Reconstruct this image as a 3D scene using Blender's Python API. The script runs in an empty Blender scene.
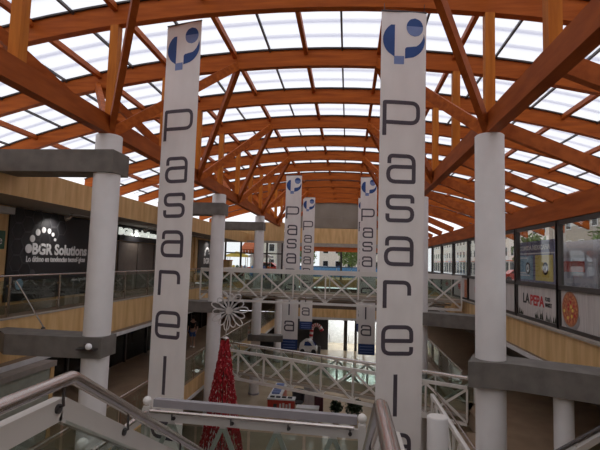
import bpy, bmesh, math, random
from mathutils import Vector, Matrix
random.seed(7)
scene = bpy.context.scene
COL = scene.collection

# ------------------------------------------------------------------ camera
def make_camera():
    f = 450.0
    Y = Vector(((348-300)/f, -(263-225)/f, -1.0)).normalized()
    r = math.radians(1.14)
    up = Vector((math.sin(r), math.cos(r), 0))
    Z = (up - Y*up.dot(Y)).normalized()
    X = Y.cross(Z)
    cd = bpy.data.cameras.new('camera'); cd.sensor_width = 36.0; cd.lens = f/600*36
    cd.clip_start = 0.05; cd.clip_end = 400
    co = bpy.data.objects.new('camera', cd); COL.objects.link(co)
    m = Matrix((X, Y, Z)).to_4x4()
    m.translation = (0, 0, 1.58)
    co.matrix_world = m
    scene.camera = co
make_camera()

# ------------------------------------------------------------------ world, exposure
w = bpy.data.worlds.new('overcast_sky'); scene.world = w; w.use_nodes = True
bg = w.node_tree.nodes['Background']
bg.inputs[0].default_value = (0.97, 0.975, 1.0, 1); bg.inputs[1].default_value = 1.08
scene.view_settings.view_transform = 'Standard'; scene.view_settings.look = 'None'
scene.view_settings.gamma = 1.0; scene.view_settings.use_curve_mapping = False
scene.view_settings.exposure = 0.16

# ------------------------------------------------------------------ materials
MATS = {}
def newmat(name):
    m = bpy.data.materials.new(name); m.use_nodes = True; MATS[name] = m
    nt = m.node_tree
    return m, nt, nt.nodes['Principled BSDF'], nt.nodes['Material Output']
def mat(name, c, rough=0.6, metal=0.0, c2=None, scale=(4,4,4), bump=0.0, detail=4, contrast=(0.35, 0.65), spec=0.5):
    m, nt, b, o = newmat(name)
    b.inputs['Roughness'].default_value = rough; b.inputs['Metallic'].default_value = metal
    b.inputs['Specular IOR Level'].default_value = spec
    c2 = c2 or tuple(x*0.86 for x in c)
    tc = nt.nodes.new('ShaderNodeTexCoord'); mp = nt.nodes.new('ShaderNodeMapping')
    mp.inputs['Scale'].default_value = scale
    n = nt.nodes.new('ShaderNodeTexNoise'); n.inputs['Scale'].default_value = 1.0; n.inputs['Detail'].default_value = detail
    cr = nt.nodes.new('ShaderNodeValToRGB')
    cr.color_ramp.elements[0].position = contrast[0]; cr.color_ramp.elements[1].position = contrast[1]
    cr.color_ramp.elements[0].color = (*c2, 1); cr.color_ramp.elements[1].color = (*c, 1)
    L = nt.links.new
    L(tc.outputs['Object'], mp.inputs[0]); L(mp.outputs[0], n.inputs['Vector']); L(n.outputs['Fac'], cr.inputs[0])
    L(cr.outputs[0], b.inputs['Base Color'])
    if bump:
        bp = nt.nodes.new('ShaderNodeBump'); bp.inputs['Strength'].default_value = bump; bp.inputs['Distance'].default_value = 0.02
        L(n.outputs['Fac'], bp.inputs['Height']); L(bp.outputs[0], b.inputs['Normal'])
    return m
def glass(name, tint, gloss=0.1, rough=0.02, refl=0.22):
    m, nt, b, o = newmat(name); nt.nodes.remove(b)
    t = nt.nodes.new('ShaderNodeBsdfTransparent'); t.inputs[0].default_value = (*tint, 1)
    g = nt.nodes.new('ShaderNodeBsdfGlossy'); g.inputs['Roughness'].default_value = rough
    lw = nt.nodes.new('ShaderNodeFresnel'); lw.inputs[0].default_value = 1.45
    mu = nt.nodes.new('ShaderNodeMath'); mu.operation = 'MULTIPLY_ADD'; mu.inputs[1].default_value = refl; mu.inputs[2].default_value = gloss*0.3
    mx = nt.nodes.new('ShaderNodeMixShader'); L = nt.links.new
    L(lw.outputs[0], mu.inputs[0]); L(mu.outputs[0], mx.inputs[0]); L(t.outputs[0], mx.inputs[1]); L(g.outputs[0], mx.inputs[2])
    L(mx.outputs[0], o.inputs[0]); return m
def sheet(name, trans, c):
    m, nt, b, o = newmat(name); nt.nodes.remove(b)
    t = nt.nodes.new('ShaderNodeBsdfTransparent'); t.inputs[0].default_value = (*c, 1)
    g = nt.nodes.new('ShaderNodeBsdfTranslucent'); g.inputs[0].default_value = (*c, 1)
    mx = nt.nodes.new('ShaderNodeMixShader'); mx.inputs[0].default_value = trans; L = nt.links.new
    L(t.outputs[0], mx.inputs[1]); L(g.outputs[0], mx.inputs[2]); L(mx.outputs[0], o.inputs[0]); return m
def emit(name, c, s):
    m, nt, b, o = newmat(name)
    b.inputs['Base Color'].default_value = (*c, 1); b.inputs['Emission Color'].default_value = (*c, 1); b.inputs['Emission Strength'].default_value = s
    return m

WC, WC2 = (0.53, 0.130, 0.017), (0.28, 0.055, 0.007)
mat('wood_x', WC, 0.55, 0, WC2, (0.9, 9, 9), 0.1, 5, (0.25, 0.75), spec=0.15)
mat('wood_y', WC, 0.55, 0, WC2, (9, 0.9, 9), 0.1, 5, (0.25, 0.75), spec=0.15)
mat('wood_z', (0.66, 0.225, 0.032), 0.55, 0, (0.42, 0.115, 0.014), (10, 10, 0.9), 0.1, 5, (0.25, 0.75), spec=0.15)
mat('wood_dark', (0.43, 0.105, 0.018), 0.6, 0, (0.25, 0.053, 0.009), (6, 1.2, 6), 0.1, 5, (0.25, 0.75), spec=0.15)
mat('wood_red', (0.48, 0.125, 0.028), 0.6, 0, (0.34, 0.080, 0.018), (6, 0.8, 6), 0.05, spec=0.15)
mat('plywood', (0.80, 0.54, 0.26), 0.5, 0, (0.60, 0.36, 0.14), (5, 5, 0.8), 0.03, 6, (0.3, 0.7))
mat('concrete', (0.195, 0.174, 0.153), 0.85, 0, (0.14, 0.125, 0.11), (3, 3, 3), 0.12, 8)
mat('column_paint', (0.84, 0.81, 0.80), 0.6, 0, (0.79, 0.76, 0.75), (3, 3, 2), 0.02)
mat('white_paint', (0.80, 0.76, 0.71), 0.45, 0, (0.74, 0.70, 0.65), (2, 2, 2))
mat('white_paint_shaded', (0.58, 0.54, 0.50), 0.45, 0, (0.53, 0.49, 0.45), (2, 2, 2))  # same white as the trusses, with the dimmer foreground light put into the colour
mat('grey_paint', (0.30, 0.275, 0.285), 0.5, 0, (0.27, 0.25, 0.26), (2, 2, 2))
mat('edge_white', (0.66, 0.64, 0.63), 0.5)
mat('steel', (0.62, 0.56, 0.52), 0.22, 1.0, (0.54, 0.48, 0.44), (8, 8, 8))
mat('dark_steel', (0.10, 0.09, 0.09), 0.4, 0.7)
mat('frame_dark', (0.055, 0.045, 0.04), 0.45)
mat('mullion_dark', (0.05, 0.04, 0.04), 0.5)
mat('black_board', (0.022, 0.021, 0.024), 0.5, 0, (0.018, 0.017, 0.02), (1, 1, 1))
mat('hex_black', (0.07, 0.07, 0.075), 0.4)
mat('sign_white', (0.90, 0.89, 0.90), 0.5)
mat('shutter', (0.16, 0.13, 0.11), 0.6)
mat('soffit', (0.30, 0.26, 0.23), 0.8)
mat('floor_brown', (0.32, 0.22, 0.14), 0.35, 0, (0.24, 0.16, 0.10), (1.5, 1.5, 1.5))
mat('floor_beige', (0.58, 0.47, 0.33), 0.12, 0, (0.48, 0.38, 0.26), (0.8, 0.8, 0.8))
mat('wall_brown', (0.16, 0.11, 0.075), 0.6, 0, (0.11, 0.075, 0.05), (1, 1, 1))
mat('wall_grey', (0.42, 0.37, 0.31), 0.8)
mat('wall_panel', (0.30, 0.26, 0.21), 0.7, 0, (0.25, 0.21, 0.165), (0.6, 0.6, 0.6))
mat('panel_green', (0.33, 0.34, 0.28), 0.6)
mat('banner_cloth', (0.86, 0.81, 0.78), 0.8, 0, (0.80, 0.75, 0.72), (2.5, 2.5, 1.2), 0.35, 3)
mat('ink_grey', (0.085, 0.068, 0.085), 0.6)
mat('ink_blue', (0.022, 0.075, 0.27), 0.6)
mat('ink_navy', (0.015, 0.045, 0.17), 0.6)
mat('ink_pale', (0.20, 0.27, 0.52), 0.6)
mat('tinsel_red', (0.55, 0.02, 0.035), 0.3, 0.3, (0.20, 0.01, 0.015), (40, 40, 40))
mat('sparkle_pale', (0.75, 0.42, 0.38), 0.3)  # tinsel highlights painted as a pale bead colour
mat('star_white', (0.72, 0.68, 0.66), 0.5)
mat('kiosk_red', (0.60, 0.06, 0.04), 0.4)
mat('kiosk_white', (0.80, 0.79, 0.78), 0.35)
mat('wine', (0.07, 0.012, 0.02), 0.5)
mat('dark_grey', (0.06, 0.058, 0.06), 0.5)
mat('leaf_dark', (0.035, 0.075, 0.03), 0.6, 0, (0.015, 0.035, 0.015), (9, 9, 9))
mat('leaf_ext', (0.22, 0.30, 0.08), 0.7, 0, (0.10, 0.16, 0.04), (3, 3, 3))
mat('bark', (0.14, 0.09, 0.06), 0.8)
mat('pot', (0.35, 0.22, 0.14), 0.7)
mat('cane_red', (0.62, 0.03, 0.04), 0.4)
mat('cane_white', (0.80, 0.78, 0.78), 0.4)
mat('car_white', (0.80, 0.78, 0.76), 0.25)
mat('car_blue', (0.02, 0.05, 0.20), 0.2)
mat('car_red', (0.5, 0.05, 0.03), 0.25)
mat('car_silver', (0.55, 0.57, 0.60), 0.25)
mat('tyre', (0.02, 0.02, 0.02), 0.8)
mat('vinyl', (0.62, 0.58, 0.55), 0.5, 0, (0.50, 0.46, 0.44), (3, 14, 0.8), 0, 4)
mat('ink_black', (0.02, 0.02, 0.02), 0.6)
mat('ink_red', (0.55, 0.03, 0.03), 0.6)
mat('grass_print', (0.05, 0.055, 0.03), 0.6)
mat('pizza', (0.62, 0.24, 0.10), 0.6, 0, (0.38, 0.08, 0.04), (14, 14, 14), 0, 3, (0.4, 0.6))
mat('pizza_rim', (0.45, 0.18, 0.08), 0.6)
mat('poster_blue_dk', (0.13, 0.13, 0.28), 0.5)
mat('poster_purple', (0.20, 0.18, 0.33), 0.5)
mat('poster_blue', (0.26, 0.46, 0.62), 0.5)
mat('poster_yellow', (0.85, 0.65, 0.12), 0.5)
mat('shell_grey', (0.33, 0.32, 0.32), 0.4)
mat('hoarding_blue', (0.10, 0.34, 0.78), 0.5)
mat('orange', (0.75, 0.17, 0.03), 0.6)
mat('house_wall', (0.62, 0.58, 0.50), 0.8)
mat('house_pink', (0.80, 0.70, 0.62), 0.8)
mat('roof_tile', (0.45, 0.16, 0.08), 0.8)
mat('paving', (0.42, 0.40, 0.37), 0.8, 0, (0.35, 0.33, 0.31), (0.5, 0.5, 0.5))
mat('exit_green', (0.03, 0.12, 0.07), 0.5)
mat('skin', (0.50, 0.30, 0.22), 0.6)
mat('cloth_black', (0.02, 0.02, 0.025), 0.8)
mat('cloth_blue', (0.06, 0.14, 0.36), 0.8)
mat('hair', (0.015, 0.012, 0.010), 0.6)
mat('gold', (0.55, 0.33, 0.08), 0.4)
glass('glass_rail', (0.82, 0.87, 0.84), 0.12)
glass('glass_window', (0.90, 0.92, 0.92), 0.08, refl=0.13)
glass('glass_shop', (0.30, 0.31, 0.31), 0.12)
sheet('polycarbonate', 0.35, (0.925, 0.925, 0.945))
sheet('panel_lap', 0.5, (0.80, 0.80, 0.85))
emit('lamp_white', (1.0, 0.93, 0.82), 5.0)
emit('shop_light', (0.92, 0.96, 1.0), 5.0)
emit('lit_letter', (0.95, 1.0, 0.93), 0.5)

# ------------------------------------------------------------------ helpers
class MB:
    def __init__(s): s.v = []; s.f = []
    def add(s, vs, fs):
        b = len(s.v); s.v += [tuple(v) for v in vs]; s.f += [tuple(i+b for i in f) for f in fs]; return s
    def box(s, x0, x1, y0, y1, z0, z1):
        return s.add([(x0,y0,z0),(x1,y0,z0),(x1,y1,z0),(x0,y1,z0),(x0,y0,z1),(x1,y0,z1),(x1,y1,z1),(x0,y1,z1)],
                     [(0,3,2,1),(4,5,6,7),(0,1,5,4),(1,2,6,5),(2,3,7,6),(3,0,4,7)])
    def bar(s, p, q, w_, h, up=(0,0,1)):
        p, q = Vector(p), Vector(q); d = (q-p).normalized(); u = Vector(up)
        if abs(d.dot(u)) > 0.98: u = Vector((0,1,0))
        r = d.cross(u).normalized(); u = r.cross(d)
        a, b = r*w_/2, u*h/2
        vs = [p-a-b, p+a-b, p+a+b, p-a+b, q-a-b, q+a-b, q+a+b, q-a+b]
        return s.add(vs, [(0,1,2,3),(4,7,6,5),(0,4,5,1),(1,5,6,2),(2,6,7,3),(3,7,4,0)])
    def tube(s, pts, r, n=8, caps=True, radii=None):
        pts = [Vector(p) for p in pts]; N = len(pts); b = len(s.v); prev = None
        for i, p in enumerate(pts):
            if i == 0: d = pts[1]-p
            elif i == N-1: d = p-pts[i-1]
            else: d = (pts[i+1]-p).normalized() + (p-pts[i-1]).normalized()
            d.normalize()
            if prev is None:
                u = Vector((0,0,1)) if abs(d.z) < 0.9 else Vector((1,0,0))
            else: u = prev
            u = (u - d*u.dot(d)).normalized(); prev = u; t = d.cross(u)
            k = radii[i] if radii else r
            if 0 < i < N-1:
                c = max(0.5, (p-pts[i-1]).normalized().dot(d)); 
            for j in range(n):
                a = 2*math.pi*j/n; s.v.append(tuple(p + (u*math.cos(a)+t*math.sin(a))*k))
        for i in range(N-1):
            for j in range(n):
                j2 = (j+1) % n
                s.f.append((b+i*n+j, b+i*n+j2, b+(i+1)*n+j2, b+(i+1)*n+j))
        if caps:
            s.f.append(tuple(b+j for j in range(n))[::-1]); s.f.append(tuple(b+(N-1)*n+j for j in range(n)))
        return s
    def lathe(s, prof, c=(0,0,0), n=24):
        b = len(s.v); c = Vector(c)
        for r, z in prof:
            for j in range(n):
                a = 2*math.pi*j/n; s.v.append((c.x+r*math.cos(a), c.y+r*math.sin(a), c.z+z))
        for i in range(len(prof)-1):
            for j in range(n):
                j2 = (j+1) % n; s.f.append((b+i*n+j, b+i*n+j2, b+(i+1)*n+j2, b+(i+1)*n+j))
        s.f.append(tuple(b+j for j in range(n))[::-1]); s.f.append(tuple(b+(len(prof)-1)*n+j for j in range(n)))
        return s
    def prism(s, poly, z0, z1):
        n = len(poly)
        vs = [(x,y,z0) for x,y in poly]+[(x,y,z1) for x,y in poly]
        return s.add(vs, [tuple(range(n))[::-1], tuple(range(n,2*n))]+[(i,(i+1)%n,n+(i+1)%n,n+i) for i in range(n)])
    def sphere(s, c, r, n=12, m=8, sc=(1,1,1)):
        b = len(s.v)
        for i in range(m+1):
            t = math.pi*i/m
            for j in range(n):
                a = 2*math.pi*j/n
                s.v.append((c[0]+r*sc[0]*math.sin(t)*math.cos(a), c[1]+r*sc[1]*math.sin(t)*math.sin(a), c[2]+r*sc[2]*math.cos(t)))
        for i in range(m):
            for j in range(n):
                j2 = (j+1)%n; s.f.append((b+i*n+j, b+(i+1)*n+j, b+(i+1)*n+j2, b+i*n+j2))
        return s
    def xf(s, fn): s.v = [tuple(fn(*v)) for v in s.v]; return s
    def mesh(s, name, m, off=(0,0,0), smooth=False):
        me = bpy.data.meshes.new(name)
        o = Vector(off)
        me.from_pydata([tuple(Vector(v)-o) for v in s.v], [], s.f); me.validate()
        bm = bmesh.new(); bm.from_mesh(me); bmesh.ops.recalc_face_normals(bm, faces=bm.faces)
        if smooth:
            for f in bm.faces: f.smooth = True
            for e in bm.edges:
                if len(e.link_faces) == 2 and e.calc_face_angle(0) > 0.7: e.smooth = False
        bm.to_mesh(me); bm.free()
        me.materials.append(MATS[m]); return me
    def build(s, name, m, parent=None, smooth=False):
        return link(name, s.mesh(name, m, wloc(parent), smooth), parent)
def wloc(p):
    v = Vector((0,0,0))
    while p is not None: v += p.location; p = p.parent
    return v
def link(name, me, parent=None, loc=None, rot=None):
    o = bpy.data.objects.new(name, me); COL.objects.link(o)
    if parent is not None: o.parent = parent
    if loc is not None: o.location = loc
    if rot is not None: o.rotation_euler = rot
    return o
def empty(name, loc=(0,0,0)):
    o = bpy.data.objects.new(name, None); COL.objects.link(o); o.location = loc; o.empty_display_size = 0.2; return o
def tag(o, label, cat=None, group=None, kind=None):
    o['label'] = label
    if cat: o['category'] = cat
    if group: o['group'] = group
    if kind: o['kind'] = kind
    return o
def structure(o, label, cat): return tag(o, label, cat, kind='structure')
def B(*a): return MB().box(*a)
def text_mesh(txt, size, mname, origin, xdir, ydir, extrude=0.004, align='LEFT', width=None, bold=0.0):
    cu = bpy.data.curves.new('lettering', 'FONT'); cu.body = txt; cu.size = size; cu.extrude = extrude; cu.align_x = align; cu.offset = bold
    cu.resolution_u = 3
    o = bpy.data.objects.new('lettering', cu); COL.objects.link(o)
    bpy.context.view_layer.update()
    me = bpy.data.meshes.new_from_object(o.evaluated_get(bpy.context.evaluated_depsgraph_get()))
    bpy.data.objects.remove(o); bpy.data.curves.remove(cu)
    x, y = Vector(xdir), Vector(ydir); z = x.cross(y); og = Vector(origin)
    k = 1.0
    if width and len(me.vertices):
        xs = [v.co.x for v in me.vertices]; k = width/(max(xs)-min(xs))
    for v in me.vertices:
        c = v.co.copy(); v.co = og + x*c.x*k + y*c.y + z*c.z
    me.materials.clear(); me.materials.append(MATS[mname]); return me
def text(name, parent, *a, **k):
    me = text_mesh(*a, **k); off = wloc(parent)
    for v in me.vertices: v.co -= off
    return link(name, me, parent)

# ------------------------------------------------------------------ roof
Y0, S = 9.8, 3.03
XC = -1.2
def yk(k): return Y0 + S*k
def az(x): return 7.33 - 0.0147*(x-XC)**2           # underside of an arch
AH = 0.48
XL, XR = -13.7, 14.0
ceiling = empty('ceiling', (0, 0, 0))
structure(ceiling, 'curved timber arch roof glazed with white translucent panels', 'roof')
def arch_mesh():
    b = MB(); n = 30; w2 = 0.1
    for i in range(n+1):
        x = XL + (XR-XL)*i/n; z = az(x)
        b.v += [(x,-w2,z),(x,w2,z),(x,w2,z+AH),(x,-w2,z+AH)]
    for i in range(n):
        q = 4*i
        for j in range(4):
            j2 = (j+1)%4; b.f.append((q+j, q+j2, q+4+j2, q+4+j))
    b.f += [(0,3,2,1), (4*n,4*n+1,4*n+2,4*n+3)]
    return b.mesh('arch', 'wood_x')
def strip_mesh(name, m, y0, y1, z0, z1):
    b = MB(); n = 30
    for i in range(n+1):
        x = XL + (XR-XL)*i/n; z = az(x)+AH
        b.v += [(x,y0,z+z0),(x,y1,z+z0),(x,y1,z+z1),(x,y0,z+z1)]
    for i in range(n):
        q = 4*i
        for j in range(4):
            j2 = (j+1)%4; b.f.append((q+j, q+j2, q+4+j2, q+4+j))
    b.f += [(0,3,2,1), (4*n,4*n+1,4*n+2,4*n+3)]
    return b.mesh(name, m)
am = arch_mesh(); fm = strip_mesh('flashing', 'mullion_dark', -0.16, 0.16, 0.002, 0.045)
lm = strip_mesh('panel_lap', 'panel_lap', -0.075, 0.075, 0.085, 0.10)
for k in range(-4, 12):
    a = link('arch', am, ceiling, (0, yk(k), 0)); link('flashing', fm, a)
pur = B(-0.055, 0.055, 0.1, S-0.1, -0.15, 0.03).mesh('purlin', 'wood_y')
mul = B(-0.025, 0.025, 0.1, S-0.1, -0.04, 0.04).mesh('mullion', 'mullion_dark')
pan = B(-0.525, 0.525, 0.02, S-0.02, 0.05, 0.07).mesh('roof_panel', 'polycarbonate')
PX = [-0.29 + 1.065*i for i in range(-12, 13)]
rest = MB(); restp = MB()
def slope(x): return math.atan(2*0.0147*(x-XC))
for k in range(-4, 11):
    for j, t in enumerate((0.25, 0.5, 0.75)):
        if k >= -1: link('panel_lap', lm, ceiling, (0, yk(k)+S*t, 0))
    for i, x in enumerate(PX):
        z = az(x)+AH
        if k >= -1:
            link('purlin' if i % 2 else 'mullion', pur if i % 2 else mul, ceiling, (x, yk(k), z), (0, slope(x), 0))
            xm = x+0.5325; zm = az(xm)+AH
            link('roof_panel', pan, ceiling, (xm, yk(k), zm), (0, slope(xm), 0))
        else:
            rest.box(x-0.045, x+0.045, yk(k)+0.1, yk(k)+S-0.1, z-0.13, z+0.03)
            restp.box(x+0.01, x+1.055, yk(k)+0.02, yk(k)+S-0.02, z+0.05, z+0.07)
structure(B(XL, XR, -4.4, -4.2, -6.6, 4.3).build('wall_back_added', 'wall_grey'), 'unseen solid wall added behind the camera to darken the foreground', 'wall')  # added out of view to shade the stair and landing
for o in (rest.build('purlin_run', 'wood_y', ceiling), restp.build('panel_run', 'polycarbonate', ceiling)):
    o['kind'] = 'stuff'
BXS = (-5.61, 2.95)
ZB0, ZB1 = 4.38, 4.80
for bx in BXS:
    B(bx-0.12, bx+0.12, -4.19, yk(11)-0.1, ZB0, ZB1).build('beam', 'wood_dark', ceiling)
    for k in range(-2, 11):
        B(bx-0.1, bx+0.1, yk(k)-0.1, yk(k)+0.1, ZB1, az(bx)+0.005).build('post', 'wood_z', ceiling)
    for k in range(-2, 11, 2):
        for dk in (-1, 1):
            for sx in (-1, 1):
                p = Vector((bx + sx*0.06, yk(k)+dk*0.06, ZB1-0.30)); xx = bx+sx*2.2
                q = Vector((xx, yk(k+dk)-dk*0.05, az(xx)+0.12))
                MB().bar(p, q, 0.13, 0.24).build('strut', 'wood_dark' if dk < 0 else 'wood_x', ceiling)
for k in range(-1, 11):
    MB().bar((3.0, yk(k), 4.62), (5.6, yk(k), 3.50), 0.14, 0.30).build('rafter', 'wood_red', ceiling)

# ------------------------------------------------------------------ floors, fascias
def fascia(parent, x, face, z0, z1, ya, yb, step=1.52, m='plywood', t=0.03):
    me = B(0, t*face, 0.004, step-0.004, z0, z1).mesh('fascia_panel', m)
    y = ya
    while y < yb-0.01:
        link('fascia_panel', me, parent, Vector((x, y, 0))-wloc(parent)); y += step
LX, RX, SW = -8.2, 5.5, -10.3
EY = 43.2
fl = structure(B(SW-3, LX-0.03, -4, EY, -1.15, 0).build('floor', 'floor_brown'), 'left upper gallery floor slab with plywood fascia', 'floor')
fascia(fl, LX-0.03, 1, -1.05, -0.03, 0, EY)
B(LX-0.25, LX+0.03, -4, EY, -1.27, -1.152).build('slab_edge', 'edge_white', fl)
B(LX-0.03, LX+0.03, -4, EY, -0.03, 0.02).build('slab_cap', 'wall_grey', fl)
fr = structure(B(RX+0.03, 12.0, -4, EY, -1.0, 0).build('floor', 'floor_brown'), 'right upper gallery floor slab with plywood fascia under shop windows', 'floor')
fascia(fr, RX+0.03, -1, -0.93, -0.06, 0, EY)
B(RX-0.10, RX+0.25, -4, EY, -0.06, 0.0).build('ledge', 'wall_grey', fr).location.z = 0.005
B(RX-0.04, RX+0.25, -4, EY, -1.12, -1.002).build('slab_edge', 'edge_white', fr)
ml = structure(B(SW-3, -6.13, -4, EY, -3.85, -3.3).build('floor', 'floor_brown'), 'left middle gallery floor slab with plywood fascia', 'floor')
fascia(ml, -6.13, 1, -3.85, -3.28, 0, EY)
B(-6.35, -6.06, -4, EY, -3.97, -3.852).build('slab_edge', 'edge_white', ml)
mr = structure(MB().prism([(2.55,-4),(12,-4),(12,EY),(4.2,EY),(4.2,14.2),(2.55,14.2)], -3.85, -3.3).build('floor', 'floor_brown'), 'right middle gallery floor slab behind the columns', 'floor')
gf = structure(B(-14, 14, -8, EY+8, -6.8, -6.6).build('floor', 'floor_beige'), 'polished beige ground floor of the atrium', 'floor')

# ------------------------------------------------------------------ side walls
wl = structure(B(SW-0.25, SW, -4, 36, 0.002, 3.02).build('wall_left', 'plywood'), 'left upper shop wall of tan panels behind the walkway', 'wall')
wll = structure(B(SW-0.25, SW, -4, EY, -6.6, -1.16).build('wall_left', 'wall_brown'), 'dark brown lower shop wall on the left', 'wall')
wrl = structure(B(9.0, 9.25, -4, EY, -6.6, -1.01).build('wall_right', 'wall_brown'), 'dark brown lower wall on the right', 'wall')
# canopy above the left walkway
can = structure(B(XL, LX-0.03, -4, 36, 3.03, 3.72).build('trim_1', 'soffit'), 'canopy over the left walkway with tan plywood fascia', 'canopy')
fascia(can, LX-0.03, 1, 3.0, 3.76, 0, 35)
for y in (8.6, 14.7, 20.9, 27):
    v = B(SW+0.3, SW+0.7, y+0.4, y+2.2, 3.0, 3.03).build('vent', 'edge_white', can)
    for i in range(9):
        B(SW+0.33, SW+0.67, y+0.5+i*0.18, y+0.6+i*0.18, 2.985, 3.0).build('vent_slat', 'soffit', v)
for y in (14.6, 20.6, 26.6, 32.0):
    s_ = empty('spotlight', (-9.55, y, 3.03))
    tag(s_, {14.6:'small steel spotlight under the canopy above the large black sign', 20.6:'small steel spotlight under the canopy above the lit shop letters',
             26.6:'small steel spotlight under the canopy past the shutters', 32.0:'small steel spotlight under the canopy by the grey far sign'}[y], 'spotlight', 'spotlights under the left canopy')
    MB().lathe([(0.05,0),(0.05,-0.03),(0.015,-0.035),(0.015,-0.09)], (-9.55,y,3.03), 10).build('mount', 'steel', s_)
    MB().tube([(-9.55,y,2.93),(-9.63,y-0.02,2.87),(-9.75,y-0.05,2.82)], 0.07, 10, radii=[0.035,0.075,0.09]).build('shade', 'steel', s_, True)
    ld = bpy.data.lights.new('spot_light', 'SPOT'); ld.energy = 38; ld.spot_size = math.radians(130); ld.spot_blend = 0.8; ld.shadow_soft_size = 0.06; ld.color = (1.0, 0.95, 0.9)
    lo = link('spot_light', ld, s_, (-0.24, -0.06, -0.23)); lo.rotation_euler = (0, math.radians(32), 0)

# shop hoarding with BGR sign
sg = empty('shop_sign', (SW+0.02, 12.63, 0.1)); tag(sg, 'large black shop hoarding with white BGR Solutions lettering and dot arc', 'sign')
B(SW+0.005, SW+0.06, 12.63, 19.1, 0.1, 3.0).build('board', 'black_board', sg)
xf = SW+0.062
def hexring(cy, cz, r):
    b = MB()
    for i in range(6):
        a0, a1 = math.pi/3*i, math.pi/3*(i+1)
        b.bar((xf+0.002, cy+r*math.cos(a0), cz+r*math.sin(a0)), (xf+0.002, cy+r*math.cos(a1), cz+r*math.sin(a1)), 0.02, 0.006, (1,0,0))
    return b
for c in range(6):
    for r in range(4):
        if r*0.9+c*0.55 > 3.4: continue
        cy = 12.98+c*0.43; cz = 2.78-r*0.5-(c%2)*0.25
        hexring(cy, cz, 0.27).build('hexagon', 'hex_black', sg)
for cx, cyy, r in [(26.5,248.5,4.6),(30,238.5,3.6),(35.8,232.3,3.4),(41.7,230,3.0),(47.3,231.2,2.6),(51.2,234.7,2.1),(53.6,239.8,1.6)]:
    y = 10.3*(1)*0 + 12.63
    # place by similar triangles from measured positions on the board
    yy = {26.5:13.50,30:13.64,35.8:13.88,41.7:14.16,47.3:14.44,51.2:14.65,53.6:14.78}[cx]
    dep = yy*0.994 + 10.3*0.106
    zz = 1.58 + (253+cx*0.0287-cyy)*dep/450.0
    rr = r*dep/450.0
    b = MB(); n = 20
    b.add([(xf, yy+rr*1.05*math.cos(2*math.pi*i/n), zz+rr*math.sin(2*math.pi*i/n)) for i in range(n)]+[(xf+0.012, yy+rr*1.05*math.cos(2*math.pi*i/n), zz+rr*math.sin(2*math.pi*i/n)) for i in range(n)],
          [tuple(range(n)), tuple(range(n,2*n))]+[(i,(i+1)%n,n+(i+1)%n,n+i) for i in range(n)])
    b.build('dot', 'sign_white', sg)
text('lettering', sg, 'BGR Solutions', 0.50, 'sign_white', (xf, 13.66, 1.58), (0,1,0), (0,0,1), width=3.08, bold=0.02)
text('lettering', sg, 'Lo último en tendencias tecnológicas', 0.25, 'sign_white', (xf, 13.42, 1.33), (0,1,0), (0,0,1), width=3.25, bold=0.010)
text('lettering', sg, 'www.bgrsolutions.es', 0.17, 'sign_white', (xf, 15.9, 0.62), (0,1,0), (0,0,1), width=1.4)
for cy, cz, r, m in ((13.2, 0.62, 0.17, 'poster_blue'), (13.75, 0.95, 0.13, 'hex_black')):
    b = MB(); n = 16
    b.add([(xf, cy+r*math.cos(2*math.pi*i/n), cz+r*math.sin(2*math.pi*i/n)) for i in range(n)]+[(xf+0.01, cy+r*math.cos(2*math.pi*i/n), cz+r*math.sin(2*math.pi*i/n)) for i in range(n)],
          [tuple(range(n)), tuple(range(n,2*n))]+[(i,(i+1)%n,n+(i+1)%n,n+i) for i in range(n)]).build('dot', m, sg)
# exit sign at the edge
es = empty('exit_sign', (SW, 12.2, 1.7)); tag(es, 'dark green sign with white letter on the tan wall left of the black hoarding', 'sign')
B(SW+0.003, SW+0.04, 11.9, 12.5, 1.7, 2.25).build('plate', 'exit_green', es)
text('lettering', es, 'e', 0.36, 'sign_white', (SW+0.045, 12.22, 1.85), (0,1,0), (0,0,1))
B(SW+0.003, SW+0.3, 11.0, 12.5, 2.75, 2.95).build('wall_lamp', 'edge_white', wl)
# shuttered shop with lit letters
sh = empty('closed_shop', (SW, 19.2, 0)); tag(sh, 'closed shop front of brown shutters under a black band with lit white letters', 'shop front')
B(SW+0.005, SW+0.12, 19.15, 28.5, 2.30, 3.0).build('sign_band', 'black_board', sh)
text('lettering', sh, 'BGR Solutions', 0.42, 'lit_letter', (SW+0.14, 19.0, 2.58), (0,1,0), (0,0,1), 0.02, width=4.1, bold=0.02)
y = 19.2
while y < 27.5:
    p = B(SW+0.005, SW+0.06, y+0.02, y+1.83, 0.02, 2.28).build('shutter', 'shutter', sh)
    B(SW+0.06, SW+0.075, y+0.02, y+0.06, 0.02, 2.28).build('shutter_edge', 'frame_dark', p); y += 1.86
g2 = empty('shop_sign', (SW, 29.6, 0.1)); tag(g2, 'grey far shop board with small white BGR logo and tan side post', 'sign')
B(SW+0.005, SW+0.05, 30.1, 35.9, 0.1, 2.9).build('board', 'dark_grey', g2)
B(SW+0.005, SW+0.12, 29.3, 29.75, 0.0, 3.0).build('post', 'plywood', g2)
text('lettering', g2, 'BGR Sol', 0.55, 'sign_white', (SW+0.055, 31.3, 1.25), (0,1,0), (0,0,1), width=2.4, bold=0.02)
for i in range(7):
    a = math.pi*(1.0-i/6*0.95); MB().tube([(SW+0.055, 32.0+0.5*math.cos(a), 1.9+0.45*math.sin(a)), (SW+0.07, 32.0+0.5*math.cos(a), 1.9+0.45*math.sin(a))], 0.13-0.012*i, 10).build('dot', 'sign_white', g2)

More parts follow.
